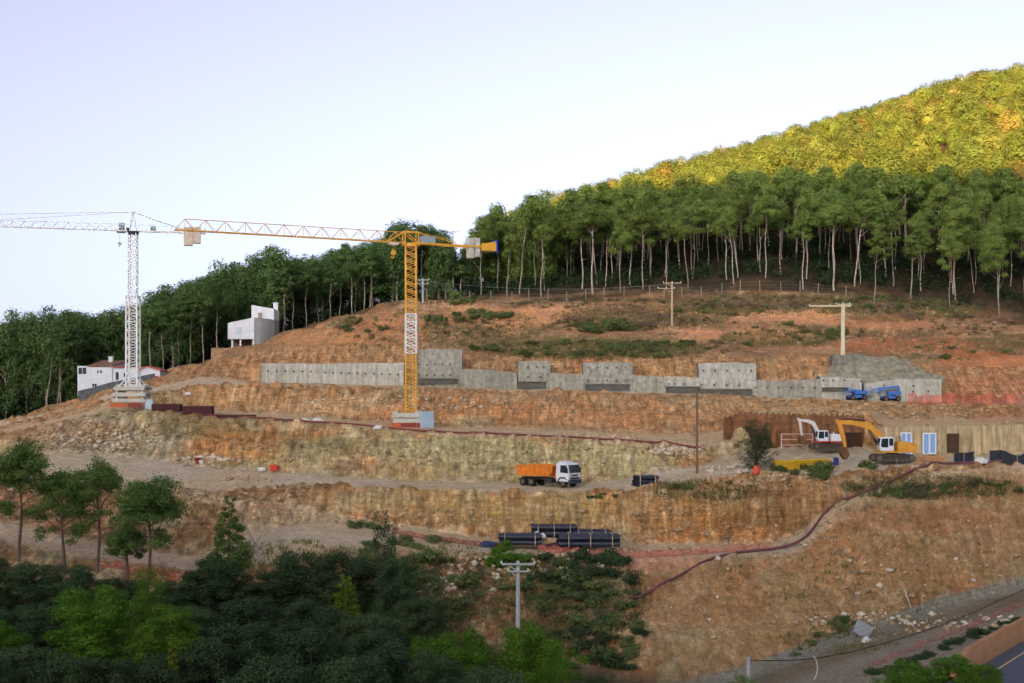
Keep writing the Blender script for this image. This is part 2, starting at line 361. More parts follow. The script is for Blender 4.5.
# patches seen on the slope: (column, row, half-width, half-height, colour, weight)
for cx, cy, rx, ry, c, wgt in [
    (110, 440, 75, 24, (150, 142, 120), .85), (200, 425, 60, 16, (120, 106, 66), .7), (60, 432, 60, 16, (168, 128, 92), .6),
    (240, 446, 50, 14, (176, 116, 54), .7), (330, 448, 60, 12, (132, 124, 80), .6), (470, 450, 110, 14, (164, 156, 110), .75), (600, 458, 70, 16, (170, 160, 112), .7),
    (250, 490, 60, 14, (158, 112, 74), .6), (420, 505, 90, 16, (172, 142, 86), .6), (560, 512, 90, 18, (170, 138, 78), .6), (690, 520, 70, 22, (160, 110, 54), .75), (780, 510, 40, 30, (140, 98, 56), .7),
    (330, 405, 70, 10, (196, 160, 112), .6), (450, 410, 80, 10, (200, 128, 66), .7), (470, 422, 24, 7, (158, 148, 112), .8), (620, 412, 110, 12, (196, 130, 70), .7), (700, 405, 50, 9, (200, 164, 112), .5), (900, 416, 60, 8, (178, 136, 92), .7), (800, 408, 60, 8, (196, 150, 84), .7),
    (320, 345, 50, 18, (190, 132, 78), .8), (390, 335, 50, 20, (186, 122, 72), .7), (500, 318, 60, 12, (192, 132, 84), .8), (560, 312, 30, 8, (196, 136, 90), .8), (600, 365, 40, 8, (186, 98, 48), .8), (680, 370, 60, 9, (180, 130, 70), .7),
    (800, 316, 60, 7, (198, 138, 92), .85), (700, 335, 30, 6, (196, 134, 90), .8), (770, 335, 60, 7, (182, 124, 80), .7), (920, 345, 80, 9, (170, 100, 60), .7), (980, 360, 50, 10, (192, 110, 54), .85), (1000, 385, 50, 14, (178, 104, 62), .7), (880, 322, 50, 8, (178, 112, 70), .6), (1000, 415, 40, 7, (186, 100, 50), .6),
    (640, 322, 50, 10, (110, 88, 70), .7), (880, 305, 60, 10, (112, 90, 72), .6), (600, 345, 80, 10, (112, 104, 58), .65), (470, 345, 60, 9, (128, 108, 66), .6), (760, 305, 70, 7, (116, 88, 70), .6),
    (930, 520, 120, 16, (164, 106, 66), .7), (860, 560, 70, 30, (176, 128, 74), .6), (990, 540, 50, 24, (168, 134, 92), .6), (760, 620, 60, 40, (170, 140, 90), .7), (700, 590, 60, 40, (176, 124, 72), .6), (900, 575, 80, 22, (160, 126, 78), .6), (930, 488, 90, 10, (146, 108, 72), .7),
    (560, 610, 60, 50, (104, 84, 54), .75), (450, 590, 60, 30, (156, 112, 76), .7), (520, 600, 24, 24, (168, 120, 74), .7), (640, 560, 70, 9, (196, 112, 84), .5),
    (285, 530, 52, 30, (194, 162, 120), .95), (325, 520, 40, 10, (204, 176, 134), .9), (60, 500, 70, 16, (156, 104, 68), .7), (100, 528, 60, 7, (150, 88, 56), .6), (50, 510, 80, 12, (158, 118, 82), .7), (200, 480, 26, 12, (200, 172, 134), .85)]:
    zone = inb(0, 12, .3)
    put(blob(cx, cy, rx, ry) * wgt * zone, lin(*c))
# lower haul road on the left, red lane below it, tyre tracks
def ribbon(pts, hw):
    a = np.array(pts, float); yy = np.interp(GXp[0], a[:, 0], a[:, 1]); hh = np.interp(GXp[0], a[:, 0], a[:, 2])
    inside = (GXp[0] >= a[0, 0]) & (GXp[0] <= a[-1, 0])
    return (1 - sstep(0.6, 1.25, np.abs(PYs - yy) / hh + 0.3 * n2)) * inside
put(ribbon([(60, 483, 4), (150, 489, 5), (190, 495, 5), (240, 504, 5), (300, 512, 6), (350, 524, 7), (430, 533, 6), (500, 545, 5)], 0) * inb(1.0, 3.2, .3), lin(204, 176, 134))
put(ribbon([(-60, 526, 4), (0, 534, 4), (90, 550, 5), (200, 567, 5), (240, 574, 5)], 0) * inb(0.6, 2.4, .3), lin(186, 150, 132))
put(ribbon([(60, 452, 5), (140, 460, 6), (220, 468, 6)], 0) * inb(2.5, 4.6, .3), lin(188, 170, 144))
put(ribbon([(430, 433, 3), (560, 434, 4), (640, 440, 4), (740, 446, 5)], 0) * inb(4.5, 6.2, .3), lin(192, 162, 128))
put((sstep(0.2, 0.6, vert) * 0.5) * inb(2, 3) * sstep(600, 660, GXp) * (1 - sstep(780, 820, GXp)), lin(204, 160, 92))
put(sstep(0.25, 0.6, vnoise(GX / 0.5, GY / 0.5, GZ / 0.5, 77)) * 0.28 * face, lin(92, 66, 40))
put(sstep(0.35, 0.7, vnoise(GX / 0.6, GY / 0.7, GZ / 0.6, 79)) * 0.35 * (face + up * .6).clip(0, 1), lin(214, 192, 158))
put(inb(5.8, 10.2, .3) * .45, lin(164, 126, 84))
put(inb(0, 1) * sstep(640, 720, GXp) * .3, lin(168, 118, 70))
for dy_ in (-1.6, 1.4):                       # wheel ruts
    put(ribbon([(60, 457 + dy_, .7), (140, 461 + dy_, .7), (220, 470 + dy_, .7), (300, 479 + dy_, .7), (400, 484.5 + dy_, .7), (550, 487 + dy_, .7), (640, 481 + dy_, .7), (700, 472 + dy_, .7)], 0) * inb(2.9, 4.1, .1) * .6, lin(140, 112, 82))
    put(ribbon([(60, 484 + dy_, .7), (150, 489 + dy_, .7), (195, 496 + dy_, .7), (240, 505 + dy_, .8), (300, 516 + dy_, .9), (350, 527 + dy_, .9), (430, 538 + dy_, .9), (560, 551 + dy_, .8)], 0) * inb(.9, 3.1, .1) * .6, lin(146, 114, 82))
    put(ribbon([(225, 556 + 2 * dy_, 1.0), (260, 540 + 2 * dy_, 1.0), (290, 527 + 1.6 * dy_, .9), (330, 522 + dy_, .8)], 0) * inb(.9, 2.3, .1) * .6, lin(146, 114, 82))
# dirt lane and grey stony toe at the bottom right
rd = np.interp(gx, [560, 700, 760, 830, 930, 1024, 1320], [716, 692, 676, 650, 615, 590, 527])
toe = PYs - rd
put(sstep(640, 720, GXp) * sstep(-17, -12, toe + 3 * n2) * (1 - sstep(0, 5, toe)) * inb(-1.2, 1.0, .05), lin(140, 136, 122))
put(sstep(640, 720, GXp) * sstep(0, 4, toe + 2 * n2) * inb(-3, 0.6, .05), lin(128, 112, 88))
put(sstep(640, 720, GXp) * sstep(12, 18, toe + 2 * n2) * inb(-3, 0.6, .05), lin(146, 134, 118))

def ground_material():
    m = bpy.data.materials.new('earth and rock'); m.use_nodes = True; n = m.node_tree; p = n.nodes['Principled BSDF']
    p.inputs['Roughness'].default_value = 0.95; p.inputs['Specular IOR Level'].default_value = 0.12
    a = n.nodes.new('ShaderNodeAttribute'); a.attribute_name = 'Col'
    g = n.nodes.new('ShaderNodeNewGeometry')
    def noise(scale, detail, rough=0.65, stretch=None):
        z = n.nodes.new('ShaderNodeTexNoise'); z.inputs['Scale'].default_value = scale; z.inputs['Detail'].default_value = detail; z.inputs['Roughness'].default_value = rough
        if stretch:
            mp = n.nodes.new('ShaderNodeMapping'); mp.inputs['Scale'].default_value = stretch
            n.links.new(g.outputs['Position'], mp.inputs[0]); n.links.new(mp.outputs[0], z.inputs['Vector'])
        else: n.links.new(g.outputs['Position'], z.inputs['Vector'])
        return z.outputs['Fac']
    def mrange(src, a0, a1, b0, b1):
        r = n.nodes.new('ShaderNodeMapRange'); r.inputs[1].default_value = a0; r.inputs[2].default_value = a1; r.inputs[3].default_value = b0; r.inputs[4].default_value = b1
        n.links.new(src, r.inputs[0]); return r.outputs[0]
    def scale(c, f):
        s_ = n.nodes.new('ShaderNodeVectorMath'); s_.operation = 'SCALE'; n.links.new(c, s_.inputs[0]); n.links.new(f, s_.inputs['Scale']); return s_.outputs[0]
    def mul(x, y):
        q = n.nodes.new('ShaderNodeMath'); q.operation = 'MULTIPLY'; n.links.new(x, q.inputs[0])
        if isinstance(y, float): q.inputs[1].default_value = y
        else: n.links.new(y, q.inputs[1])
        return q.outputs[0]
    def mixc(f, c, col):
        mx = n.nodes.new('ShaderNodeMix'); mx.data_type = 'RGBA'; n.links.new(f, mx.inputs[0]); n.links.new(c, mx.inputs[6]); mx.inputs[7].default_value = (*col, 1); return mx.outputs[2]
    rockw = a.outputs['Alpha']
    f1 = noise(2.0, 8, 0.8); f2 = noise(0.3, 5); f4 = noise(5.5, 4, 0.8); f3 = noise(1.5, 6, 0.75, (1.0, 0.25, 0.16)); f5 = noise(0.9, 6, 0.75, (0.35, 0.35, 2.6))
    c = scale(a.outputs['Color'], mrange(f1, 0.34, 0.66, 0.62, 1.32)); c = scale(c, mrange(f2, 0.3, 0.7, 0.84, 1.14))
    c = scale(c, mrange(f4, 0.34, 0.66, 0.74, 1.24))
    # digging marks and layers, on the cut faces only
    def amt(src, k):
        d = mrange(src, 0.34, 0.66, -k, k); d = mul(d, rockw); q = n.nodes.new('ShaderNodeMath'); q.inputs[1].default_value = 1.0; n.links.new(d, q.inputs[0]); return q.outputs[0]
    c = scale(c, amt(f3, 0.5)); c = scale(c, amt(f5, 0.3))
    # stones: pale cells; cracks: dark lines between blocks, crevice shade put into the colour
    v = n.nodes.new('ShaderNodeTexVoronoi'); v.inputs['Scale'].default_value = 2.1; n.links.new(g.outputs['Position'], v.inputs['Vector'])
    st = mul(mrange(v.outputs['Distance'], 0.14, 0.24, 1.0, 0.0), mrange(f2, 0.46, 0.6, 0, 0.25))
    c = mixc(st, c, lin(204, 188, 164))
    wv = n.nodes.new('ShaderNodeMapping'); wv.inputs['Scale'].default_value = (0.8, 0.5, 1.3); n.links.new(g.outputs['Position'], wv.inputs[0])
    dn = n.nodes.new('ShaderNodeTexNoise'); dn.inputs['Scale'].default_value = 0.9; dn.inputs['Detail'].default_value = 4; n.links.new(g.outputs['Position'], dn.inputs['Vector'])
    dv = n.nodes.new('ShaderNodeVectorMath'); dv.operation = 'ADD'; n.links.new(wv.outputs[0], dv.inputs[0]); n.links.new(dn.outputs['Color'], dv.inputs[1])
    vc = n.nodes.new('ShaderNodeTexVoronoi'); vc.feature = 'DISTANCE_TO_EDGE'; vc.inputs['Scale'].default_value = 1.1; n.links.new(dv.outputs[0], vc.inputs['Vector'])
    crk = mul(mul(mrange(vc.outputs['Distance'], 0.0, 0.09, 1.0, 0.0), mrange(f1, 0.42, 0.6, 0.1, 1.0)), mul(rockw, 0.26))
    c = mixc(crk, c, lin(84, 58, 36))
    n.links.new(c, p.inputs['Base Color'])
    h = n.nodes.new('ShaderNodeMath'); n.links.new(f1, h.inputs[0]); n.links.new(st, h.inputs[1])
    h2 = n.nodes.new('ShaderNodeMath'); h2.operation = 'SUBTRACT'; n.links.new(h.outputs[0], h2.inputs[0]); n.links.new(crk, h2.inputs[1])
    b = n.nodes.new('ShaderNodeBump'); b.inputs['Strength'].default_value = 1.0; b.inputs['Distance'].default_value = 0.4
    n.links.new(h2.outputs[0], b.inputs['Height']); n.links.new(b.outputs[0], p.inputs['Normal'])
    return m
GM = ground_material()
idx = np.arange(NR * NX).reshape(NR, NX)
Q = np.stack([idx[:-1, :-1], idx[:-1, 1:], idx[1:, 1:], idx[1:, :-1]], -1).reshape(-1, 4)
lum = (COL * np.array([.3, .6, .1])).sum(-1, keepdims=True)
COL = (lum + (COL - lum) * 0.86) * np.array([1.36, 1.33, 1.20]) * (1 + np.array([.32, .26, .06]) * flat[..., None])
pale = (flat * (.45 + .35 * sstep(-.3, .3, n1)) * (1 - .5 * inb(5, 6)))[..., None]; COL = COL * (1 - pale) + np.array([.70, .585, .43]) * pale     # dusty benches and tracks, painted paler to make up for weak skylight
COL = COL / np.maximum(1, COL.max(-1, keepdims=True) / .70)            # dusty: a little greyer and paler
ROCK = (face * (1 - .5 * inb(0, 1)) + .35 * up + .12 * flat).clip(0, 1)
ground = np_mesh('ground', np.stack([GX, GY, GZ], -1).reshape(-1, 3), Q, GM, smooth=False, col=np.concatenate([COL.reshape(-1, 3).clip(0.01, 0.70), ROCK.reshape(-1, 1)], 1))
kind(ground, 'structure')

# ---- the hill behind the camera; its crest throws the evening shade over the works
ux, uy = math.sin(R(SUN_AZ)), math.cos(R(SUN_AZ)); te = math.tan(R(SUN_EL))
DR = 600.0                               # distance of the crest
A = np.linspace(-1600, 40, 150); B = np.linspace(-1300, 1300, 300)
Dg, Sg = np.meshgrid(A, B, indexing='ij')
c1, c2 = 42.5 + te * (DR + 305), 41.5 + te * (DR + 377)          # crest heights that put the edge of the shade where the photograph has it
crest = c1 + (c2 - c1) / 110 * np.clip(Sg + 98, -250, 190) + SHADE_DZ + 2.0 * fbm(Sg / 22, Sg * 0, Sg * 0, 3, 91)
rise = sstep(-60, -DR, Dg) * (1 - 0.5 * sstep(-DR - 60, -1600, Dg))
Hz = -8 + (crest + 8) * rise + 2.5 * fbm(Dg / 30, Sg / 30, Dg * 0, 4, 93) * sstep(-40, -120, Dg) * (1 - sstep(-DR + 120, -DR + 40, -Dg * 0 + Dg * -1) * 0) * (np.abs(Dg + DR) > 90)
Hz = np.where(Dg > -60, -8 - sstep(-60, 40, Dg) * 26, Hz)
hx, hy = ux * Dg + uy * Sg, uy * Dg - ux * Sg
idh = np.arange(Dg.size).reshape(Dg.shape)
Qh = np.stack([idh[:-1, :-1], idh[:-1, 1:], idh[1:, 1:], idh[1:, :-1]], -1).reshape(-1, 4)
hills = np_mesh('hills', np.stack([hx, hy, Hz], -1).reshape(-1, 3), Qh, mat('scrub hillside', (.07, .08, .035), .95, .4, .15, bump=.5), smooth=True)
kind(hills, 'structure')
# ------------------------------------------------------------------ trees
def leaf_mat(name, c1, c2, rand=0.12, trans=0.25):
    """two leaf tints mixed leaf by leaf (vertex attribute holds a random mix), varied from tree to tree"""
    if name in MATS: return MATS[name]
    m = mat(name, (0, 0, 0), 0.75, attr='Col', rand=rand, trans=trans, spec=0.15)
    m['tints'] = [*c1, *c2]
    return m
PINE = leaf_mat('pine needles', lin(94, 119, 56), lin(136, 150, 76), .16, .38)
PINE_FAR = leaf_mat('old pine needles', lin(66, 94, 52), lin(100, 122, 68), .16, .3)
OAK = leaf_mat('holm oak leaves', lin(48, 66, 44), lin(80, 100, 60), .22, .2)
BRIGHT = leaf_mat('fresh leaves', lin(60, 98, 26), lin(100, 134, 42), .15, .25)
GOLD = leaf_mat('young pine needles', lin(76, 96, 22), lin(122, 138, 40), .05, .3)
SCRUB = leaf_mat('scrub leaves', lin(76, 92, 48), lin(120, 130, 78), .25, .2)
BARK_PALE = mat('pale pine bark', lin(146, 134, 120), 0.9, .3, 1.5, rand=.3)
BARK_DARK = mat('dark bark', lin(96, 82, 70), 0.9, .25, 2, rand=.1)
TWIG = mat('dry twigs', lin(122, 96, 84), 0.95, .3, 2, rand=.15)

def crown_arrays(lobes, n, ls, g, m, up=0.35, inner=0.55, dome=0.0, jit=.38, fly=.22):
    """leaf cards spread through the outer part of every lobe; lobes = (x, y, z, rx, rz)"""
    c1, c2 = np.array(m['tints'][:3]), np.array(m['tints'][3:])
    Ls = np.array(lobes)
    area = Ls[:, 3] * (Ls[:, 3] + Ls[:, 4]); cnt = np.maximum(6, (n * area / area.sum())).astype(int)
    k = np.repeat(np.arange(len(Ls)), cnt); N = len(k)
    d = g.normal(size=(N, 3)); d[:, 2] += up; d /= np.linalg.norm(d, axis=1)[:, None]
    rad = g.uniform(inner, 1.06, N)[:, None] * (1 + fly * g.normal(size=(N, 1)).clip(-1.2, 1.6))
    p = Ls[k, :3] + d * rad * np.stack([Ls[k, 3], Ls[k, 3], Ls[k, 4]], 1)
    nn = d.copy()
    if dome > 0:
        cc = (Ls[:, :3] * area[:, None]).sum(0) / area.sum(); cc[2] -= 1.0; dd = p - cc; dd /= np.linalg.norm(dd, axis=1)[:, None] + 1e-9; nn = nn * (1 - dome) + dd * dome
    nn += g.normal(size=(N, 3)) * jit; nn[:, 2] += 0.12; nn /= np.linalg.norm(nn, axis=1)[:, None]
    t = np.cross(nn, g.normal(size=(N, 3))); t /= np.linalg.norm(t, axis=1)[:, None] + 1e-9; b = np.cross(nn, t)
    s = ls * g.uniform(0.6, 1.25, N)[:, None]
    t, b = t * s, b * s * 0.55
    V = np.stack([p - t - b * .3, p + b * 1.0, p + t - b * .3, p - b * 1.1], 1).reshape(-1, 3)
    Q = np.arange(N * 4).reshape(N, 4)
    mixv = (g.uniform(0, 1, N) * 0.55 + 0.45 * g.uniform(0, 1, len(Ls))[k])[:, None]
    col = np.repeat(c1 * (1 - mixv) + c2 * mixv, 4, axis=0)
    return V, Q, col

def pine_shape(H, bare, cr, nl, g, fork=None, flat=0.55, lean=0.0, rt=0.2):
    """trunk tubes and crown lobes of an umbrella-headed pine"""
    tb = MB(); la = g.uniform(0, 6.28); lx, ly = math.cos(la) * lean, math.sin(la) * lean
    fk = fork or H * g.uniform(.52, .62)
    tp = lambda z: Vector((lx * max(z / H, 0) ** 1.5 + .12 * math.sin(z * .7 + la), ly * max(z / H, 0) ** 1.5 + .12 * math.cos(z * .6 + la), z))
    tb.tube([tp(z) for z in np.linspace(-0.6, fk, 7)], [rt * 1.25 - rt * .55 * i / 6 for i in range(7)], 7, False)
    lobes = []
    ch = H - bare
    for i in range(nl):
        a = i * 2.4 + g.uniform(-.5, .5); u = (i + .5) / nl
        rr = cr * math.sqrt(u) * g.uniform(.75, 1.0)
        dome = 1 - 0.62 * (rr / cr) ** 2
        z = bare + ch * (0.26 + 0.56 * dome * g.uniform(.62, 1.1)) - (0 if i % 3 else ch * .34 * g.uniform(.2, 1))
        r = cr * g.uniform(.2, .4)
        lobes.append((lx + math.cos(a) * rr * .78, ly + math.sin(a) * rr * .78, z, r, r * g.uniform(flat, flat + .25)))
    lobes.append((lx, ly, H - cr * .3, cr * .42, cr * .3))
    tb.tube([tp(z) for z in np.linspace(fk, H * .9, 5)], [rt * .7, rt * .55, rt * .4, rt * .25, rt * .1], 6, False)
    for i in range(0, nl, 2):
        L = lobes[i]; e = Vector(L[:3]); e.z -= L[4] * .3; c0 = tp(e.z); hd = math.hypot(e.x - c0.x, e.y - c0.y)
        zb = min(max(e.z - hd * g.uniform(.5, 1.3), bare * .72), H * .85); st = tp(zb)
        mid = st.lerp(e, .5) + Vector((g.uniform(-.3, .3), g.uniform(-.3, .3), g.uniform(-.4, .25)))
        tb.tube([st, mid, e], [rt * .38, rt * .26, rt * .1], 5, False)
    for _ in range(3):                                   # dead stubs below the crown
        zb = bare * g.uniform(.55, .95); st = tp(zb); a = g.uniform(0, 6.28); l = g.uniform(.5, 1.6)
        tb.tube([st, st + Vector((math.cos(a) * l, math.sin(a) * l, l * g.uniform(-.1, .5)))], [rt * .2, rt * .06], 4, False)
    return tb, lobes

def make_tree(name, label, tb, lobes, n, ls, leafm, barkm, g, group=None, loc=(0, 0, 0), up=.35):
    t = thing(name, label, 'tree', loc, 0, group)
    tb.build('trunk', barkm, t, smooth=True)
    V, Q, col = crown_arrays(lobes, n, ls, g, leafm, up)
    np_mesh('crown', V, Q, leafm, False, col, t)
    return t

SKY = np.array([(-300, 345), (-60, 338), (0, 326), (50, 312), (75, 318), (95, 325), (110, 318), (140, 306), (170, 297), (200, 279), (240, 263), (270, 258), (300, 262), (330, 256), (370, 251), (385, 238), (405, 225), (430, 231), (445, 246), (455, 262), (464, 266), (472, 240), (482, 214), (500, 205), (530, 198), (560, 187), (600, 177), (640, 166), (700, 151), (760, 137), (800, 123), (860, 106), (900, 93), (940, 79), (980, 67), (1024, 59), (1320, 20)], float)
def max_h(px, Y, zg): return (HOR - np.interp(px, SKY[:, 0], SKY[:, 1])) / F * Y - zg

g = np.random.default_rng(11)
protos = []       # front-row pines 19 m tall; the interior ones scale down
for k in range(11):
    H = 19.0; bare = g.uniform(7.0, 11.5); cr = g.uniform(2.8, 4.3)
    tb, lobes = pine_shape(H, bare, cr, int(g.integers(20, 32)), g, flat=.6, lean=g.uniform(0, 2.6), rt=g.uniform(.10, .17))
    protos.append((tb, lobes))
bushy = []        # deeper, rounder crowns for the left wood and the inside of the forest
for k in range(7):
    H = 14.0; bare = g.uniform(3.5, 6.0); cr = g.uniform(3.4, 4.4)
    tb, lobes = pine_shape(H, bare, cr, int(g.integers(22, 32)), g, flat=.7, lean=g.uniform(0, .8), rt=g.uniform(.12, .17))
    bushy.append((tb, lobes))
full = []         # foliage almost to the ground: the left wood
for k in range(6):
    H = 14.0; bare = g.uniform(.6, 2.6); cr = g.uniform(3.4, 4.4)
    tb, lobes = pine_shape(H, bare, cr, int(g.integers(30, 40)), g, flat=.8, lean=g.uniform(0, .8), rt=g.uniform(.12, .17))
    lobes += [(g.uniform(-.6, .6) * cr, g.uniform(-.6, .6) * cr, g.uniform(1.0, H * .6), cr * g.uniform(.3, .42), cr * g.uniform(.25, .4)) for _ in range(14)]
    full.append((tb, lobes))

spots = []
def region(x0, x1, Ymin_off, Ymax, step, left):
    Y = 215.0 if left else 255.0
    r = 0
    while Y < Ymax:
        X = (x0 - CX) / F * Y + (r % 2) * step / 2
        while X < (x1 - CX) / F * Y:
            jx, jy = X + g.uniform(-.36, .36) * step, Y + g.uniform(-.4, .4) * step
            px = CX + jx / jy * F
            edge = np.interp(px, LN[12][:, 0], LN[12][:, 2])
            if jy > edge + Ymin_off and x0 <= px <= x1: spots.append((px, jy, left))
            X += step
        Y += step * .86; r += 1
region(476, 1100, 0.6, 480, 5.9, False)
region(-70, 474, 2.0, 330, 5.0, True)
keep = []
HOUSES = ((70, 170, 247), (205, 278, 257))
for px, Y, left in spots:
    if left and any(a < px < b and Y < Ym for a, b, Ym in HOUSES): continue
    if left and 425 < px < 474 and g.uniform() < .35: continue
    zg = zat(px, Y); mh = max_h(px, Y, zg)
    edge = np.interp(px, LN[12][:, 0], LN[12][:, 2])
    dep = Y - edge
    base = (19.0 - 5.5 * sstep(18, 90, dep)) if not left else 19.5
    h = min(base * g.uniform(.74, 1.1), mh * (g.uniform(.78, 1.11) if not left else g.uniform(.98, 1.18)))
    if not left and px < 548 and Y > 335: continue
    if h < 3.5 or (not left and 55 < dep < 120 and g.uniform() < .22): continue
    keep.append((px, Y, zg, h, dep, left))
# lowest-lying trees on the crest only matter where they show: nearest first
right = sorted([k for k in keep if not k[5]], key=lambda k: k[4]); leftw = sorted([k for k in keep if k[5]], key=lambda k: k[4])
NR_IND, NL_IND = 165, 80
print('trees', len(right), len(leftw))
proto_objs = {}
def forest_tree(kind_, k, mt, loc, rz, label, group, sc):
    key = (kind_, k, mt.name)
    if key not in proto_objs:
        tb, lobes = {'p': protos, 'b': bushy, 'f': full}[kind_][k]
        t = make_tree('pine_tree', label, tb, lobes, {'p': 6500, 'b': 6000, 'f': 8000}[kind_], .21, mt, BARK_PALE, g, group, loc)
        t.rotation_euler = (0, 0, rz); t.scale = sc; proto_objs[key] = t; return t
    return dup(proto_objs[key], loc, rz, label, group, sc)
for i, (px, Y, zg, h, dep, left) in enumerate(right[:NR_IND]):
    front = dep < 26
    kd = 'p' if dep < 34 else 'b'
    if px < 566 and dep > 13: kd = 'f'
    lab = ('tall pine with bare pale trunk in the front rows of the hillside forest' if front else 'pine crown in the shaded belt of the hillside forest behind the front rows')
    k = int(g.integers(len({'p': protos, 'b': bushy, 'f': full}[kd])))
    s = h / (19.0 if kd == 'p' else 14.0); wd = max(s, .8) * g.uniform(.92, 1.12)
    forest_tree(kd, k, PINE, (float((px - CX) / F * Y), Y, zg), g.uniform(0, 6.28), lab, 'pines along the forest edge' if front else 'pines in the shaded belt of the forest', (wd, wd, s))
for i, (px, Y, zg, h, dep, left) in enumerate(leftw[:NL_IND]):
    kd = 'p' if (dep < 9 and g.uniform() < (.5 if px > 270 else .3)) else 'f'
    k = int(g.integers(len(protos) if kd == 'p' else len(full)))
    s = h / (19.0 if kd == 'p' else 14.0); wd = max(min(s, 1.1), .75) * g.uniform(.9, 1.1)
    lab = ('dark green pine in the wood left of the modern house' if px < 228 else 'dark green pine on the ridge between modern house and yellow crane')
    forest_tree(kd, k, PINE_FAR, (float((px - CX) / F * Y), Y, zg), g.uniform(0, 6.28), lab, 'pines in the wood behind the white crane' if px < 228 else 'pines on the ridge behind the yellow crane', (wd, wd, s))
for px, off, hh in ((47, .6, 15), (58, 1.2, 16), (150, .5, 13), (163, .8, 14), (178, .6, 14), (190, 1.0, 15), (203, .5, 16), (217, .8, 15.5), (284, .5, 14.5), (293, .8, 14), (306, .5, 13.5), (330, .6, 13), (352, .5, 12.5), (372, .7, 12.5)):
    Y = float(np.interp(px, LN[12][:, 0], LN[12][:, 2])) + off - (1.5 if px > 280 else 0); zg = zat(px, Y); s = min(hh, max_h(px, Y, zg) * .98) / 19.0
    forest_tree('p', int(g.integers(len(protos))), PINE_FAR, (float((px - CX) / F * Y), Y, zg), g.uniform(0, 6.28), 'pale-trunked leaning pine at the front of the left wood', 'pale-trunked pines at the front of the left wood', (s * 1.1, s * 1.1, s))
# everything further back reads as one mass of crowns
fV, fQ, fC, nb = [], [], [], 0
lowp = []
for k in range(8):
    cr = g.uniform(3.3, 4.2); n_ = int(g.integers(7, 11)); lobes = [(0, 0, 11.6, cr * .6, cr * .5)]
    for i in range(n_):
        a = i * 6.28 / n_ + g.uniform(-.3, .3); q = cr * g.uniform(.42, .68); lobes.append((math.cos(a) * q, math.sin(a) * q, g.uniform(8.6, 10.8), cr * g.uniform(.36, .52), cr * g.uniform(.32, .46)))
    for i in range(4): lobes.append((g.uniform(-.4, .4) * cr, g.uniform(-.4, .4) * cr, g.uniform(5, 8), cr * .5, cr * .5))
    for mm in (PINE, PINE_FAR):
        V, Q, col = crown_arrays(lobes, 2800, .26, g, mm, dome=.7, jit=.12, fly=.08); lowp.append((V, Q, col))
for (px, Y, zg, h, dep, left) in right[NR_IND:] + leftw[NL_IND:]:
    V, Q, col = lowp[int(g.integers(8)) * 2 + (1 if left else 0)]
    a = g.uniform(0, 6.28); s = h / 14.0; wd = max(s, .8) * g.uniform(.78, 1.15)
    Vr = np.stack([(V[:, 0] * math.cos(a) - V[:, 1] * math.sin(a)) * wd + (px - CX) / F * Y, (V[:, 0] * math.sin(a) + V[:, 1] * math.cos(a)) * wd + Y, V[:, 2] * s + zg], 1)
    fV.append(Vr); fQ.append(Q + nb); fC.append((col * .35 + col.mean(0) * .65) * (np.array([1.5, 1.05, 1.3]) if g.uniform() < .06 else 1.0) * g.uniform(.74, 1.15) * np.array([g.uniform(.9, 1.15), 1, g.uniform(.8, 1.1)])); nb += len(V)
fo = np_mesh('forest', np.concatenate(fV), np.concatenate(fQ), mat('forest crowns', (0, 0, 0), .85, attr='Col', trans=.42, spec=.08), False, np.concatenate(fC))
kind(fo, 'stuff'); fo['label'] = 'dense pine forest covering the hill to its sunlit crest'
# undergrowth inside the forest edge, leaf tints darkened to stand for forest shade
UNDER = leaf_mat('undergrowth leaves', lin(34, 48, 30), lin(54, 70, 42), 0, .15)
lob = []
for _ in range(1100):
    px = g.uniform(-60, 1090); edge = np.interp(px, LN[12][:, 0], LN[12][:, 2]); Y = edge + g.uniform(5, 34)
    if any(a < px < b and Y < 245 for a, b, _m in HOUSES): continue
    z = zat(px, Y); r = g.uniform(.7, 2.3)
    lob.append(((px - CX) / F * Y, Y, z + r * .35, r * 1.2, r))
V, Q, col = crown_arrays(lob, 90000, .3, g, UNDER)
und = np_mesh('undergrowth', V, Q, OAK, False, col); kind(und, 'stuff'); und['label'] = 'dark low undergrowth on the forest floor'
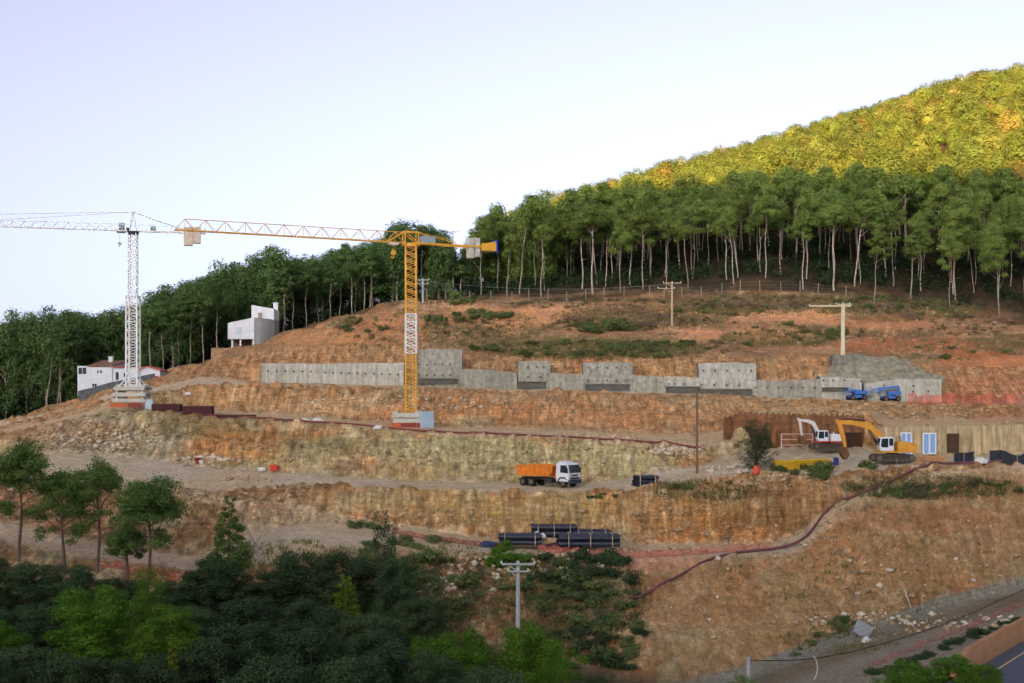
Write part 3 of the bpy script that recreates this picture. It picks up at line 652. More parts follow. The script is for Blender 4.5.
# ------------------------------------------------------------------ retaining walls along the upper bench
CONC = mat('sprayed concrete', lin(150, 147, 132), .9, .3, 1.4, bump=.6, streak=.3)
CONC_PALE = mat('pale sprayed concrete', lin(172, 169, 155), .9, .24, 1.4, bump=.5, streak=.26)
CONC_DARK = mat('raw grey concrete', lin(124, 122, 110), .92, .3, 1.3, bump=.6, streak=.3)
STEEL_DARK = mat('dark steel', lin(48, 46, 44), .6, .2, 3, metal=.4)
ANCH = mat('rusty anchor steel', lin(92, 84, 74), .7, .3, 3)
STONE = mat('brown stone masonry', lin(150, 120, 92), .95, .4, 2.2, bump=.8)
def wall(name, label, pts, m, anchors=(), upper=None, recess=None, thick=2.6, extra=None):
    """pts: (column, top row, bottom row) along the wall; distance follows the foot of the bench"""
    Yf = lambda px: np.interp(px, LN[8][:, 0], LN[8][:, 2]) - 1.0
    px0, pym = pts[0][0], pts[0][2]
    org = P(px0, pym, Yf(px0)); org.z = zat(px0, Yf(px0)) - .3
    t = thing(name, label, 'retaining wall', org, 0, 'concrete retaining walls on the upper bench')
    n = 26
    xs = np.linspace(pts[0][0], pts[-1][0], n); tp = np.interp(xs, [p[0] for p in pts], [p[1] for p in pts]); bt = np.interp(xs, [p[0] for p in pts], [p[2] for p in pts])
    rows_ = 9; V = []
    for j in range(rows_ + 1):
        for i in range(n):
            u = j / rows_; y = bt[i] + 3 * (1 - u) * 0 + (tp[i] - bt[i]) * u + (2.5 if j == 0 else 0)
            p = P(xs[i], y, Yf(xs[i])) - org
            p.y += u * (.10 if upper is None else .10 + .55 * float(u > .52)) * 1.6 + .10 * float(fbm(np.array(xs[i] * .22), np.array(u * 3.0), np.array(px0 * 1.0), 3, 5)) * (1 if 0 < i < n - 1 else 0)
            if j == rows_: p.z += .12 * float(fbm(np.array(xs[i] * .3), np.array(1.0), np.array(px0 * 1.0), 2, 6))
            V.append(p)
    nb = len(V); V += [p + Vector((0, thick, 0)) for p in V]
    Fq = []; ii = lambda j, i, b=0: b + j * n + i
    for j in range(rows_):
        for i in range(n - 1):
            Fq.append((ii(j, i), ii(j, i + 1), ii(j + 1, i + 1), ii(j + 1, i)))
        for i, rev in ((0, 1), (n - 1, 0)):
            f = (ii(j, i), ii(j + 1, i), ii(j + 1, i, nb), ii(j, i, nb)); Fq.append(f if not rev else f[::-1])
    for i in range(n - 1):
        Fq.append((ii(rows_, i), ii(rows_, i + 1), ii(rows_, i + 1, nb), ii(rows_, i, nb)))
    np_mesh('face', np.array(V), np.array(Fq), m, True, None, t)
    for (ax, ay) in anchors:
        p = P(ax, ay, Yf(ax)) - org; u = (np.interp(ax, xs, bt) - ay) / max(1, np.interp(ax, xs, bt) - np.interp(ax, xs, tp))
        p.y += u * (.10 if upper is None else .10 + .55 * float(u > .52)) * 1.6 - .06
        b = MB(); b.box(p, (.26, .22, .26)); b.tube([p + Vector((0, -.1, 0)), p + Vector((0, -.32, 0))], .07, 6)
        b.build('anchor_head', ANCH, t)
    if recess:  # dark box stands in for the shade of the recess at the wall foot
        x0, x1, y0, y1 = recess
        a = P(x0, y0, Yf(x0)) - org; c = P(x1, y1, Yf(x1)) - org
        b = MB(); b.box(((a.x + c.x) / 2, (a.y + c.y) / 2 - .16, (a.z + c.z) / 2), (c.x - a.x, .3, a.z - c.z)); b.build('recess_shade', mat('recess shade', lin(92, 92, 84), .95, .3, 1.5, bump=.5), t)
        b = MB(); b.box(((a.x + c.x) / 2, (a.y + c.y) / 2 - .28, a.z + .06), (c.x - a.x + .1, .56, .14)); b.build('lip', CONC_DARK, t)
    return t
A2 = lambda x0, x1, n, y0, y1=None: [(x0 + (x1 - x0) * i / (n - 1), y0 + ((y1 or y0) - y0) * i / (n - 1)) for i in range(n)]
wall('retaining_wall', 'longest pale grey wall with a row of anchors, left of the yellow crane', [(261, 363, 380), (320, 363.5, 381), (404, 363, 384)], CONC_PALE, A2(268, 311, 6, 371, 371.5) + A2(325, 398, 10, 372.5, 374.5))
wall('retaining_wall', 'tall two-tier grey wall right behind the yellow crane mast', [(417, 349, 384), (440, 348.5, 384), (462, 349, 385)], CONC, A2(419, 450, 5, 364.5) + A2(419, 450, 5, 375), True, (418, 458, 379, 384))
wall('retaining_wall', 'low blank grey wall just right of the two-tier wall behind the yellow crane', [(459, 369, 386), (480, 369, 387), (517, 373, 388.5)], CONC)
wall('retaining_wall', 'narrow tall grey wall with a blue tarp at its dark foot', [(518, 361, 388), (535, 360.5, 388.5), (550, 361, 389)], CONC, [(528, 367), (537, 367), (544, 367), (528, 377), (540, 377)], True, (518, 546, 382, 388.5))
wall('retaining_wall', 'low mottled wall between the two mid-sized tall walls', [(547, 373, 389), (565, 374, 389.5), (584, 374, 390)], CONC)
wall('retaining_wall', 'tall grey wall with a long dark foot in the middle of the row', [(583, 362.5, 390), (610, 361.5, 390.5), (633, 362, 391)], CONC, A2(589, 626, 5, 367.5) + A2(588, 626, 5, 380.5), True, (585, 630, 384.5, 391))
wall('retaining_wall', 'low stained wall without anchors left of the small three-anchor wall', [(631, 375, 391), (650, 376, 392), (666, 377, 392)], CONC)
wall('retaining_wall', 'small low wall with three anchors beside the tall ten-anchor wall', [(664, 376, 392.5), (685, 377, 393), (702, 378, 393.5)], CONC_PALE, [(669, 384), (675, 384), (684, 384)], None, (666, 700, 387, 393))
wall('retaining_wall', 'tallest wall with two anchor rows, between the thin dark pole and the thick cream pole', [(699, 363.5, 394), (730, 362, 394.5), (757, 363.5, 396)], CONC_PALE, A2(704, 752, 5, 370.5) + A2(702, 739, 4, 384.5, 385.5), True, (700, 752, 389.5, 395))
wall('retaining_wall', 'long low wall with six anchors right of the tallest wall', [(750, 380, 397), (785, 380.5, 398), (821, 379, 399)], CONC, A2(755, 815, 6, 387.5))
wall('retaining_wall', 'stepped wall at the foot of the thick cream pole', [(820, 377, 399), (840, 377, 400), (862, 379, 400.5)], CONC_PALE, [(823.5, 380.5), (833, 380.5), (845, 380.5), (861, 381)], None, (822, 848, 388, 391))
wall('retaining_wall', 'wide pale wall behind the blue boom lifts under the grey sprayed slope', [(864, 384, 401), (900, 379, 402), (942, 379, 402.5)], CONC_PALE, [(913.5, 386), (913, 391.5), (928.5, 391.5), (884, 385.5)])
# sprayed concrete slope above the last walls: follows the ground, a skin 0.35 m thick
def skin(name, label, cat, poly_fn, px0, px1, m, dz=.3, step=.6, Yr=(207, 224), ny=120, group=None):
    xs = np.arange(px0, px1 + .01, step); Ys = np.linspace(Yr[0], Yr[1], ny)
    V, ok = [], []
    for Y in Ys:
        for px in xs:
            z = zat(px, Y); V.append(((px - CX) / F * Y, Y, z + dz + .45 * float(fbm(np.array(px * .09), np.array(Y * .7), np.array(0.), 3, 8)))); ok.append(poly_fn(px, HOR - F * z / Y))
    n = len(xs); Fq = []
    for j in range(ny - 1):
        for i in range(n - 1):
            q = (j * n + i, j * n + i + 1, (j + 1) * n + i + 1, (j + 1) * n + i)
            if all(ok[k] for k in q): Fq.append(q)
    V = np.array(V); used = np.unique(np.array(Fq)); mp = -np.ones(len(V), int); mp[used] = np.arange(len(used))
    o = np_mesh(name, V[used], mp[np.array(Fq)], m, True)
    so_ = o.modifiers.new('thickness', 'SOLIDIFY'); so_.thickness = .5; so_.offset = -1
    return tag(o, label, cat, group)
def sp(px, py):
    top = np.interp(px, [826, 834, 845, 870, 895, 905, 925, 941], [378, 362, 356, 357, 359, 363, 371, 378]) + 3.2 * float(fbm(np.array(px * .11), np.array(0.), np.array(3.), 3, 4))
    return top < py < 386
skin('sprayed_slope', 'rough grey sprayed-concrete slope above the walls behind the blue boom lifts', 'sprayed slope', sp, 824, 944, mat('rough shotcrete', lin(140, 134, 112), .95, .4, .7, bump=.9))
b = MB(); t0 = at(842, 212.5); b.box((t0.x, t0.y, t0.z + .2), (3.8, 2.2, 2.6), taper=.92)
o = b.build('pole_plinth', CONC_DARK, None, .08); tag(o, 'grey concrete block holding the foot of the thick cream pole', 'plinth')

# ------------------------------------------------------------------ rusty mesh wall and timber-lined wall on the lower right platform
def Yw(px): return np.interp(px, [722, 740, 868, 884, 1024, 1100], [168.5, 169.5, 168.8, 163.3, 164.8, 166.5]) 
def band_wall(name, label, cat, px0, px1, ytop, ybot, m, group=None, thick=.5, strips=True, jag=0.0):
    org = P(px0, ybot(px0), Yw(px0)); t = thing(name, label, cat, org, 0, group)
    xs = np.arange(px0, px1 + .01, 1.5); b = MB()
    for i in range(len(xs) - 1):
        dx = .0 if i % 2 else -.07
        q = []
        for px in (xs[i], xs[i + 1]):
            jz = jag * math.sin(px * 1.7) * math.sin(px * .53)
            lo = P(px, ybot(px), Yw(px)) - org; hi = P(px, ytop(px), Yw(px)) - org
            q.append((lo + Vector((0, dx, -.5)), hi + Vector((0, dx + .25, jz)), hi + Vector((0, thick, jz)), lo + Vector((0, thick, -.5))))
        (a0, a1, a2, a3), (b0, b1, b2, b3) = q
        b.add([a0, a1, a2, a3, b0, b1, b2, b3], [(0, 4, 5, 1), (1, 5, 6, 2), (0, 1, 2, 3), (4, 7, 6, 5)])
    b.build('boards' if 'timber' in label else 'mesh_face', m, t)
    return t, org
RUST = mat('rusty mesh', lin(132, 92, 62), .95, .45, 1.4, bump=.7, streak=.4)
bw1, _ = band_wall('mesh_wall', 'rusty brown mesh-covered bank behind the white excavator', 'mesh wall', 724, 866, lambda x: np.interp(x, [724, 740, 866], [419, 413, 416]), lambda x: np.interp(x, [724, 866], [441, 447]), RUST, jag=.35)
BOARD = mat('weathered boards', lin(186, 166, 128), .9, .25, .8, bump=.3, streak=.38)
tw, torg = band_wall('timber_wall', 'tan timber-lined wall with blue doors behind the yellow excavator', 'wall', 862, 1090, lambda x: np.interp(x, [862, 876, 1024, 1090], [421, 427.5, 424.5, 421]), lambda x: np.interp(x, [862, 1024, 1090], [450, 457, 455]), BOARD, jag=.12)
BLUE_P = mat('pale blue panel', lin(132, 168, 214), .5, .08, 3)
WHITE = mat('white paint', lin(226, 226, 224), .5, .08, 2)
DARKW = mat('dark brown plywood', lin(74, 56, 40), .9, .3, 2)
def door(px0, px1, py0, py1, m, frame):
    Y = Yw((px0 + px1) / 2) - .22
    a, c = P(px0, py0, Y) - torg, P(px1, py1, Y) - torg; w_, h_ = c.x - a.x, a.z - c.z; cx_, cz_ = (a.x + c.x) / 2, (a.z + c.z) / 2
    b = MB(); b.box((cx_, a.y, cz_), (w_, .1, h_)); d = b.build('door', m, tw)
    if frame:
        f = MB()
        for x in (a.x, cx_, c.x): f.box((x, a.y - .08, cz_), (.16, .1, h_ + .2))
        f.box((cx_, a.y - .085, a.z + .02), (w_ + .16, .1, .16)); f.box((cx_, a.y - .085, c.z), (w_ + .16, .1, .16))
        f.build('frame', WHITE, d)
    return d
door(901, 911, 433, 455, BLUE_P, True); door(923, 935.5, 433.5, 453.5, BLUE_P, True); door(947, 959, 433.5, 452.5, DARKW, False)
b = MB(); a = P(842, 437, Yw(842) - .3) - torg; c = P(862, 449, Yw(862) - .3)- torg
b.box(((a.x + c.x) / 2, a.y - .1, (a.z + c.z) / 2), (c.x - a.x, .15, a.z - c.z + 1.2)); dp = b.build('dark_panel', mat('dark red-brown sheet', lin(62, 40, 32), .9, .3, 2), None)
dp.location = torg; tag(dp, 'dark red-brown sheet leaning on the bank under the yellow excavator boom', 'panel')

# ------------------------------------------------------------------ houses on the left
WALLW = mat('white render', lin(204, 208, 212), .85, .08, 1.2, streak=.06)
TILE = mat('terracotta roof', lin(122, 92, 76), .9, .3, 3, bump=.4)
TILE_RED = mat('red roof edge', lin(186, 106, 90), .9, .2, 3)
GLASS = mat('dark window glass', lin(44, 58, 58), .2, .1, 2, spec=.6)
def hframe(px, py, Y): 
    o = P(px, py, Y); k = F / Y
    return o, (lambda x, y, d=0.0: Vector(((x - px) / k, d, (py - y) / k)))
HY = 232.0
hw, L = hframe(77.5, 392, HY)
t = thing('white_house', 'two-storey white house with brown tiled roof, left of the white crane', 'house', hw)
D = 6.5
b = MB(); p0, p1 = L(77.5, 394), L(112, 366)
b.add([L(77.5, 396), L(112, 396), L(112, 366), L(77.5, 366), L(79.5, 396, D), L(120, 396, D), L(120, 365, D), L(79.5, 366, D), L(117, 359.5, D * .8)],
      [(0, 1, 2, 3), (1, 5, 6, 8, 2), (4, 7, 6, 5), (0, 3, 7, 4), (3, 2, 6, 7)])
b.build('wall', WALLW, t)
b = MB(); b.add([L(87.5, 365.7, -.2), L(112.8, 365.7, -.2), L(119.6, 359.2, D * .75), L(94.5, 359.2, D * .75), L(87.5, 366.8, -.2), L(112.8, 366.8, -.2), L(119.6, 360.3, D * .75), L(94.5, 360.3, D * .75)], [(0, 1, 2, 3), (7, 6, 5, 4), (0, 4, 5, 1), (1, 5, 6, 2), (2, 6, 7, 3), (3, 7, 4, 0)])
rf = b.build('roof', TILE, t)
b = MB(); b.box(L(105, 359, 3.5), (.7, .7, 1.1)); b.box(L(105, 356.6, 3.5), (.9, .9, .18)); b.build('chimney', WALLW, rf)
def window(px0, px1, py0, py1, par, L, d=-.03, fr=True, gm_=None):
    a, c = L(px0, py0, d), L(px1, py1, d); f = MB(); w_, h_ = c.x - a.x, a.z - c.z; cx_, cz_ = (a.x + c.x) / 2, (a.z + c.z) / 2
    for x in (a.x, c.x): f.box((x, a.y, cz_), (.09, .1, h_ + .09))
    for z in (a.z, c.z): f.box((cx_, a.y + .003, z), (w_ - .09, .1, .09))
    if px1 - px0 > 4: f.box((cx_, a.y + .004, cz_), (.06, .06, h_ - .1))
    o = f.build('window', WALLW, par)
    f = MB(); f.box((cx_, a.y + .02, cz_), (w_ - .02, .03, h_ - .02)); f.build('pane', gm_ or GLASS, o)
window(78.3, 86.6, 367.3, 374.3, t, L); window(97, 99, 370, 373.5, t, L); window(100, 102.2, 370, 373.5, t, L); window(92, 97, 383.5, 387, t, L)  # first one: dark pane added in place of the shaded balcony opening
b = MB(); b.tube([L(117.5, 362, 5), L(117.5, 344, 5)], .05, 5); 
for y in (345, 347): b.bar(L(114, y, 5), L(120, y, 5), .05)
b.build('aerial', mat('grey metal', lin(140, 140, 138), .6, .1, 3, metal=.5), t)
h2, L2 = hframe(114, 386, HY - 2)
t = thing('white_annex', 'low white building with red roof edge and dark door, half behind the white crane mast', 'house', h2)
b = MB(); b.add([L2(113, 390), L2(141, 390), L2(141, 368), L2(113, 368.5), L2(113, 390, 5), L2(141, 390, 5), L2(141, 368, 5), L2(113, 368.5, 5)], [(0, 1, 2, 3), (1, 5, 6, 2), (4, 7, 6, 5), (0, 3, 7, 4), (3, 2, 6, 7)]); b.build('wall', WALLW, t)
b = MB(); b.box(L2(127.5, 367.2, 2.4), (5.1, 5.4, .17)); b.build('roof', TILE_RED, t)
b = MB(); b.box(L2(117.3, 376, -.03), (.5, .1, 1.35)); b.build('door', GLASS, t); window(123.5, 127.5, 372.5, 377, t, L2)
h3, L3 = hframe(138, 384, HY - 3)
t = thing('white_shed', 'small white gabled building with red roof edge right of the white crane mast', 'house', h3)
b = MB(); b.add([L3(139, 390), L3(160, 390), L3(160, 370.5), L3(148, 366.8), L3(139, 369.5), L3(139, 390, 5), L3(160, 390, 5), L3(160, 370.5, 5), L3(148, 366.8, 5), L3(139, 369.5, 5)], [(0, 1, 2, 3, 4), (1, 6, 7, 2), (9, 8, 7, 6, 5), (0, 4, 9, 5), (4, 3, 8, 9), (3, 2, 7, 8)]); b.build('wall', WALLW, t)
b = MB(); b.bar(L3(138.3, 369.6, 2.3), L3(148, 366.4, 2.3), 5.2, .18); b.bar(L3(148, 366.5, 2.3), L3(161, 370.6, 2.3), 5.2, .18); b.build('roof', TILE_RED, t)
b = MB(); b.box(L3(156.5, 378, -.2), (.9, .3, .8)); b.build('red_box', mat('faded red', lin(196, 100, 104), .7, .1, 3), t)
# stone wall in front of the houses
def strip_wall(name, label, cat, pts, Y0, m, thick=.6, part=None):
    """pts: (column, top row, bottom row, distance)"""
    org = P(pts[0][0], pts[0][2], pts[0][3]); b = MB(); vs = []
    for (x, yt, yb, Y) in pts:
        lo, hi = P(x, yb, Y) - org, P(x, yt, Y) - org
        vs += [lo + Vector((0, 0, -.6)), hi, hi + Vector((0, thick, 0)), lo + Vector((0, thick, -.6))]
    fs = []
    for i in range(len(pts) - 1):
        a = i * 4; c = a + 4
        fs += [(a, c, c + 1, a + 1), (a + 1, c + 1, c + 2, a + 2), (a + 2, c + 2, c + 3, a + 3)]
    fs += [(0, 1, 2, 3), tuple(len(vs) - 4 + k for k in (3, 2, 1, 0))]
    o = b.add(vs, fs).build(name, m, None); o.location = org; return tag(o, label, cat)
strip_wall('stone_wall', 'dark grey rubble wall sloping up in front of the white houses', 'wall', [(78, 391, 398, 229), (92, 387.5, 397, 228.5), (110, 382.5, 393, 228), (128, 379, 390, 227.5), (141, 376, 388, 227), (154, 373.5, 384, 226.5)], 0, mat('dark rubble stone', lin(86, 90, 92), .95, .5, 2.4, bump=.9))
MHY = 243.0
hm, LM = hframe(228, 348, MHY)
t = thing('modern_house', 'modern grey-white house on pillars with slanted roofline, above the brown stone wall', 'house', hm)
GREYW = mat('grey cladding', lin(150, 152, 150), .8, .08, 2, streak=.2)
b = MB()
b.add([LM(227.8, 339), LM(254, 339), LM(254, 317.4), LM(227.8, 323), LM(229, 339, 7), LM(266, 338.5, 5.5), LM(266, 318, 5.5), LM(229, 322, 7)], [(0, 1, 2, 3), (4, 7, 6, 5), (0, 3, 7, 4), (3, 2, 6, 7), (0, 4, 5, 1)])
b.build('wall', WALLW, t)
b = MB(); arc = [(254 + 17.5 * u, -0.01 + 3.2 * u ** 1.8) for u in np.linspace(0, 1, 9)]
vs = []
for x, d in arc: vs += [LM(x, 344 - .5 * (x - 254) / 17, d), LM(x, 317.4 + 1.2 * (x - 254) / 17, d)]
b.add(vs, [(2 * i, 2 * i + 2, 2 * i + 3, 2 * i + 1) for i in range(8)]); b.add([LM(271.5, 344, 3.2), LM(271.5, 318.6, 3.2), LM(271.5, 318.6, 8), LM(271.5, 344, 8)], [(0, 3, 2, 1)])
b.add([vs[1 + 2 * i] for i in range(9)] + [LM(271.5, 318.6, 8), LM(254, 317.4, 8)], [tuple(range(11))[::-1]])
b.build('curved_wall', GREYW, t)
b = MB(); b.add([LM(248.8, 318, 2.5), LM(271.5, 319, 2.5), LM(271.5, 308, 2.5), LM(248.8, 303.8, 2.5), LM(248.8, 318, 8), LM(271.5, 318, 8), LM(271.5, 308, 8), LM(248.8, 303.8, 8)], [(0, 1, 2, 3), (1, 5, 6, 2), (4, 7, 6, 5), (0, 3, 7, 4), (3, 2, 6, 7)]); b.build('upper_storey', WALLW, t)
b = MB(); b.box(LM(271, 305, 5), (.8, .8, 1.6)); b.box(LM(271, 301.3, 5), (1, 1, .15)); b.build('chimney', WALLW, t)
b = MB(); b.box(LM(257.5, 314.5, 2.2), (.55, .5, 1.0)); b.build('roof_vent', mat('ochre metal', lin(160, 130, 96), .8, .1, 2), t)
for x, d in ((231.8, .2), (240, .2), (252.8, .2), (256, 1.6)):
    b = MB(); b.box(LM(x, 343.5, d + .3), (.32, .32, 1.8)); b.build('pillar', WALLW, t)
b = MB(); b.box(LM(242, 344, 3.5), (4.6, .3, 2.0)); b.build('ground_floor', mat('shaded brown render', lin(120, 98, 84), .9, .1, 2), t)
window(237.2, 242.2, 326.8, 335, t, LM, gm_=mat('pale shutter', lin(176, 196, 204), .6, .05, 3))
strip_wall('stone_wall', 'brown stone wall under the modern house', 'wall', [(211, 348, 364, 240), (235, 347.8, 360, 240), (256, 347.5, 354, 240), (268, 347.2, 350, 240)], 0, STONE, 3.0)
# ------------------------------------------------------------------ tower cranes
YEL = mat('crane yellow', lin(216, 160, 52), .5, .12, 1.5, spec=.4)
CWHITE = mat('crane white', lin(222, 222, 218), .55, .1, 1.5, spec=.4)
CGREY = mat('blue-grey cabinet', lin(140, 154, 162), .6, .12, 2)
BALLAST = mat('ballast concrete', lin(186, 184, 172), .9, .2, 1.6, bump=.3)
CABLE = mat('steel cable', lin(120, 118, 112), .6, .05, 2, metal=.3)
ORANGE = mat('orange mesh board', lin(184, 96, 54), .8, .2, 2)
REDM = mat('dusty red board', lin(134, 62, 48), .8, .25, 2)
def lattice_mast(z0, z1, wd, leg, br, step, m, name, par):
    b = MB(); h = wd / 2
    cs = [(-h, -h), (h, -h), (h, h), (-h, h)]
    for x, y in cs: b.bar((x, y, z0), (x, y, z1), leg)
    n = max(1, round((z1 - z0) / step)); dz = (z1 - z0) / n
    for i in range(n):
        za, zb = z0 + i * dz, z0 + (i + 1) * dz
        for k in range(4):
            p, q = cs[k], cs[(k + 1) % 4]
            b.bar((*p, za), (*q, za), br)
            b.bar((*p, za), (*q, (za + zb) / 2), br); b.bar((*q, (za + zb) / 2), (*p, zb), br)
    for k in range(4): b.bar((*cs[k], z1), (*cs[(k + 1) % 4], z1), br)
    return b.build(name, m, par)
def tri_jib(L0, L1, wd, ht, ch, br, step, m, name, par, z=0.0, taper=1.0):
    """triangular truss along +x: two bottom chords, one top chord"""
    b = MB(); n = max(1, round((L1 - L0) / step)); dx = (L1 - L0) / n
    f = lambda x: 1 - (1 - taper) * (x - L0) / (L1 - L0)
    tp = lambda x: Vector((x, 0, z + ht * f(x)))
    for s_ in (-1, 1): b.bar((L0, s_ * wd / 2, z), (L1, s_ * wd / 2, z), ch * 1.25)
    b.bar(tp(L0), tp(L1 - dx * .5), ch)
    for i in range(n):
        xa, xm, xb = L0 + i * dx, L0 + (i + .5) * dx, L0 + (i + 1) * dx
        b.bar((xa, -wd / 2, z), (xa, wd / 2, z), br)
        for s_ in (-1, 1):
            b.bar((xa, s_ * wd / 2, z), tp(xm), br)
            b.bar(tp(xm), (xb, s_ * wd / 2, z), br)
        b.bar((xa, -wd / 2, z), (xb, wd / 2, z), br)
        b.bar(tp(xm) + Vector((0, 0, -.02)), (xm, 0, z), br)
    return b.build(name, m, par)
# white crane
cb = at(133, 195.0); cb.z = P(133, 405.5, 195).z
t = thing('tower_crane', 'slim white tower crane with pointed tower top, left, its jib running out of the picture', 'tower crane', cb, 0)
zt = lambda y: (405.5 - y) / F * 195
lattice_mast(2.2, zt(296), 1.62, .22, .09, 1.3, CWHITE, 'lower_mast', t)
lattice_mast(zt(298), zt(233), 1.12, .13, .06, 1.1, CWHITE, 'upper_mast', t)
b = MB(); b.tube([(0, 0, zt(234)), (0, 0, zt(231.5))], .85, 14); b.build('slewing_ring', STEEL_DARK, t)
ja = math.atan2(-5.0, -18.0)
j = bpy.data.objects.new('jib_top', None)
C.objects.link(j); j.parent = t; j.rotation_euler = (0, 0, ja)
ZJ = zt(231)
tri_jib(.8, 42, .8, .95, .085, .05, 1.5, CWHITE, 'jib', j, ZJ)
b = MB()
for s_ in (-1, 1): b.bar((-.6, s_ * .5, ZJ), (-10.6, s_ * .5, ZJ), .12, .2)
for i in range(9): b.bar((-.8 - i * 1.2, -.5, ZJ), (-.8 - i * 1.2, .5, ZJ), .06); b.bar((-.8 - i * 1.2, -.5, ZJ), (-.8 - i * 1.2, -.5, ZJ + .95), .05); 
for s_ in (-1, 1): b.bar((-.8, s_ * .5, ZJ + .95), (-5.2, s_ * .5, ZJ + .95), .045)
b.build('counter_jib', CWHITE, j)
b = MB()
for s_ in (-1, 1):
    b.bar((-.5, s_ * .45, ZJ), (0, s_ * .1, ZJ + 2.9), .11); b.bar((.5, s_ * .45, ZJ), (0, s_ * .1, ZJ + 2.9), .11)
for z_ in (.8, 1.5, 2.1): b.bar((-.5 + z_ * .17, 0, ZJ + z_), (.5 - z_ * .17, 0, ZJ + z_), .07)
b.bar((-.45, 0, ZJ + 2.9), (.45, 0, ZJ + 2.9), .1)
b.build('tower_top', CWHITE, j)
b = MB(); b.tube([(0, 0, ZJ + 2.85), (18.5, 0, ZJ + 1.0)], .05, 5); b.tube([(18.5, 0, ZJ + 1), (34, 0, ZJ + 1.0)], .04, 5); b.tube([(0, 0, ZJ + 2.85), (34, 0, ZJ + 1.0)], .045, 5)
for s_ in (-1, 1): b.tube([(0, s_ * .1, ZJ + 2.85), (-6.4, s_ * .45, ZJ + .7), (-10, s_ * .45, ZJ + .2)], .045, 5)
b.build('tie_bar', CWHITE, j)
b = MB(); b.box((-8.05, 0, ZJ - .55), (1.3, 1.4, 2.75)); b.box((-9.3, 0, ZJ - .35), (1.15, 1.4, 2.4)); b.build('counterweight', mat('tan counterweight slab', lin(196, 182, 164), .9, .12, 1.5), j, .03)
b = MB(); b.box((-2.9, -.1, ZJ + .5), (.75, .7, .55)); b.tube([(-3.0, -.5, ZJ + .5), (-3.0, .5, ZJ + .5)], .32, 10); b.build('winch', CGREY, j)
b = MB(); b.box((1.65, -.85, ZJ + .75), (.85, .8, 1.0)); b.box((1.7, -.85, ZJ - .05), (1.3, .8, .35)); b.build('machinery_cabinet', CGREY, j, .03)
b = MB(); b.box((.75, -.6, ZJ + .25), (.5, .4, .55)); b.build('motor', STEEL_DARK, j)
b = MB(); b.tube([(1.9, 0, ZJ - .1), (1.9, 0, ZJ - 1.75)], .03, 5); b.box((1.9, 0, ZJ - 1.95), (.5, .2, .35)); b.tube([(1.9, 0, ZJ - 2.1), (1.9, 0, ZJ - 2.35), (2.05, 0, ZJ - 2.4)], .06, 5); b.build('hook_block', mat('grey-green hook', lin(150, 158, 140), .6), j)
for k, (zc, w_, d_, off) in enumerate(((.75, 4.9, 1.0, 0), (1.65, 4.9, 1.0, 0), (2.55, 4.6, 1.0, 0))):
    for s_ in (-1, 1):
        b = MB(); b.box((0, s_ * 1.7, zc), (w_, .9, .55)); b.build('ballast_block', BALLAST, t, .04)
        b = MB(); b.box((s_ * 1.8, 0, zc + .32), (.9, 2.4, .42)); b.build('ballast_block', BALLAST, t, .04)
b = MB(); b.bar((-2.3, 0, 3.0), (2.3, 0, 3.0), .3); b.bar((0, -2, 2.5), (0, 2, 2.5), .3)
for sx, sy in ((1, 1), (1, -1), (-1, 1), (-1, -1)): b.bar((sx * 1.9, sy * 1.7, .3), (sx * 1.9, sy * 1.7, 2.6), .22); b.bar((sx * 1.9, sy * 1.7, 2.6), (sx * .8, sy * .8, 4.0), .16)
b.build('base_frame', CWHITE, t)
b = MB(); b.box((-1.4, -2.6, .05), (2.4, .12, .6)); b.build('barrier_board', ORANGE, t)
b = MB(); b.box((1.0, -2.62, .05), (2.0, .12, .65)); b.build('barrier_board', REDM, t)
# keep three levels: the slewing parts hang straight under the crane
for ch in list(j.children):
    ch.parent = t; ch.rotation_euler = (0, 0, ja)
bpy.data.objects.remove(j)
cabp = at(149.5, 193.5); b = MB(); b.box((0, 0, .75), (1.15, .9, 1.6)); b.box((0, 0, 1.57), (1.25, 1, .08)); b.box((0, -.46, .8), (.9, .04, 1.2))
o = b.build('electrical_cabinet', mat('pale blue-grey cabinet', lin(176, 192, 200), .6, .1, 2), None, .02); o.location = cabp; tag(o, 'pale grey electrical cabinet at the right foot of the white crane', 'cabinet')

# yellow crane
cy = at(411, 186.0); cy.z = P(411, 427.5, 186).z
t = thing('tower_crane', 'yellow flat-top tower crane with a white mast section, centre left', 'tower crane', cy, 0)
zt = lambda y: (427.5 - y) / F * 186
lattice_mast(.6, zt(353.5), 1.5, .16, .07, 1.05, YEL, 'mast', t)
lattice_mast(zt(353.3), zt(314), 1.52, .17, .09, 1.05, CWHITE, 'mast', t)
lattice_mast(zt(313.8), zt(246.5), 1.5, .16, .07, 1.05, YEL, 'mast', t)
ja = math.atan2(-14.5, -29.6); Rj = lambda o: setattr(o, 'rotation_euler', (0, 0, ja))
ZJ = zt(243.2)
b = MB(); b.tube([(0, 0, zt(247)), (0, 0, zt(244.5))], 1.05, 16); b.box((0, 0, zt(244.3)), (2.3, 1.5, .3)); Rj(b.build('slewing_ring', YEL, t))
YPALE = mat('crane yellow, dusty', lin(214, 164, 82), .6, .15, 1.5)  # jib yellow paled to stand for its overexposed look
Rj(tri_jib(1.1, 33.4, 1.0, 1.5, .1, .055, 2.7, YPALE, 'jib', t, ZJ))
b = MB()
for x in (-1.0, 1.1):
    for s_ in (-1, 1): b.bar((x, s_ * .5, ZJ - .2), (x * .95, s_ * .45, ZJ + 1.6), .14)
    b.bar((x, -.5, ZJ + 1.6), (x, .5, ZJ + 1.6), .14)
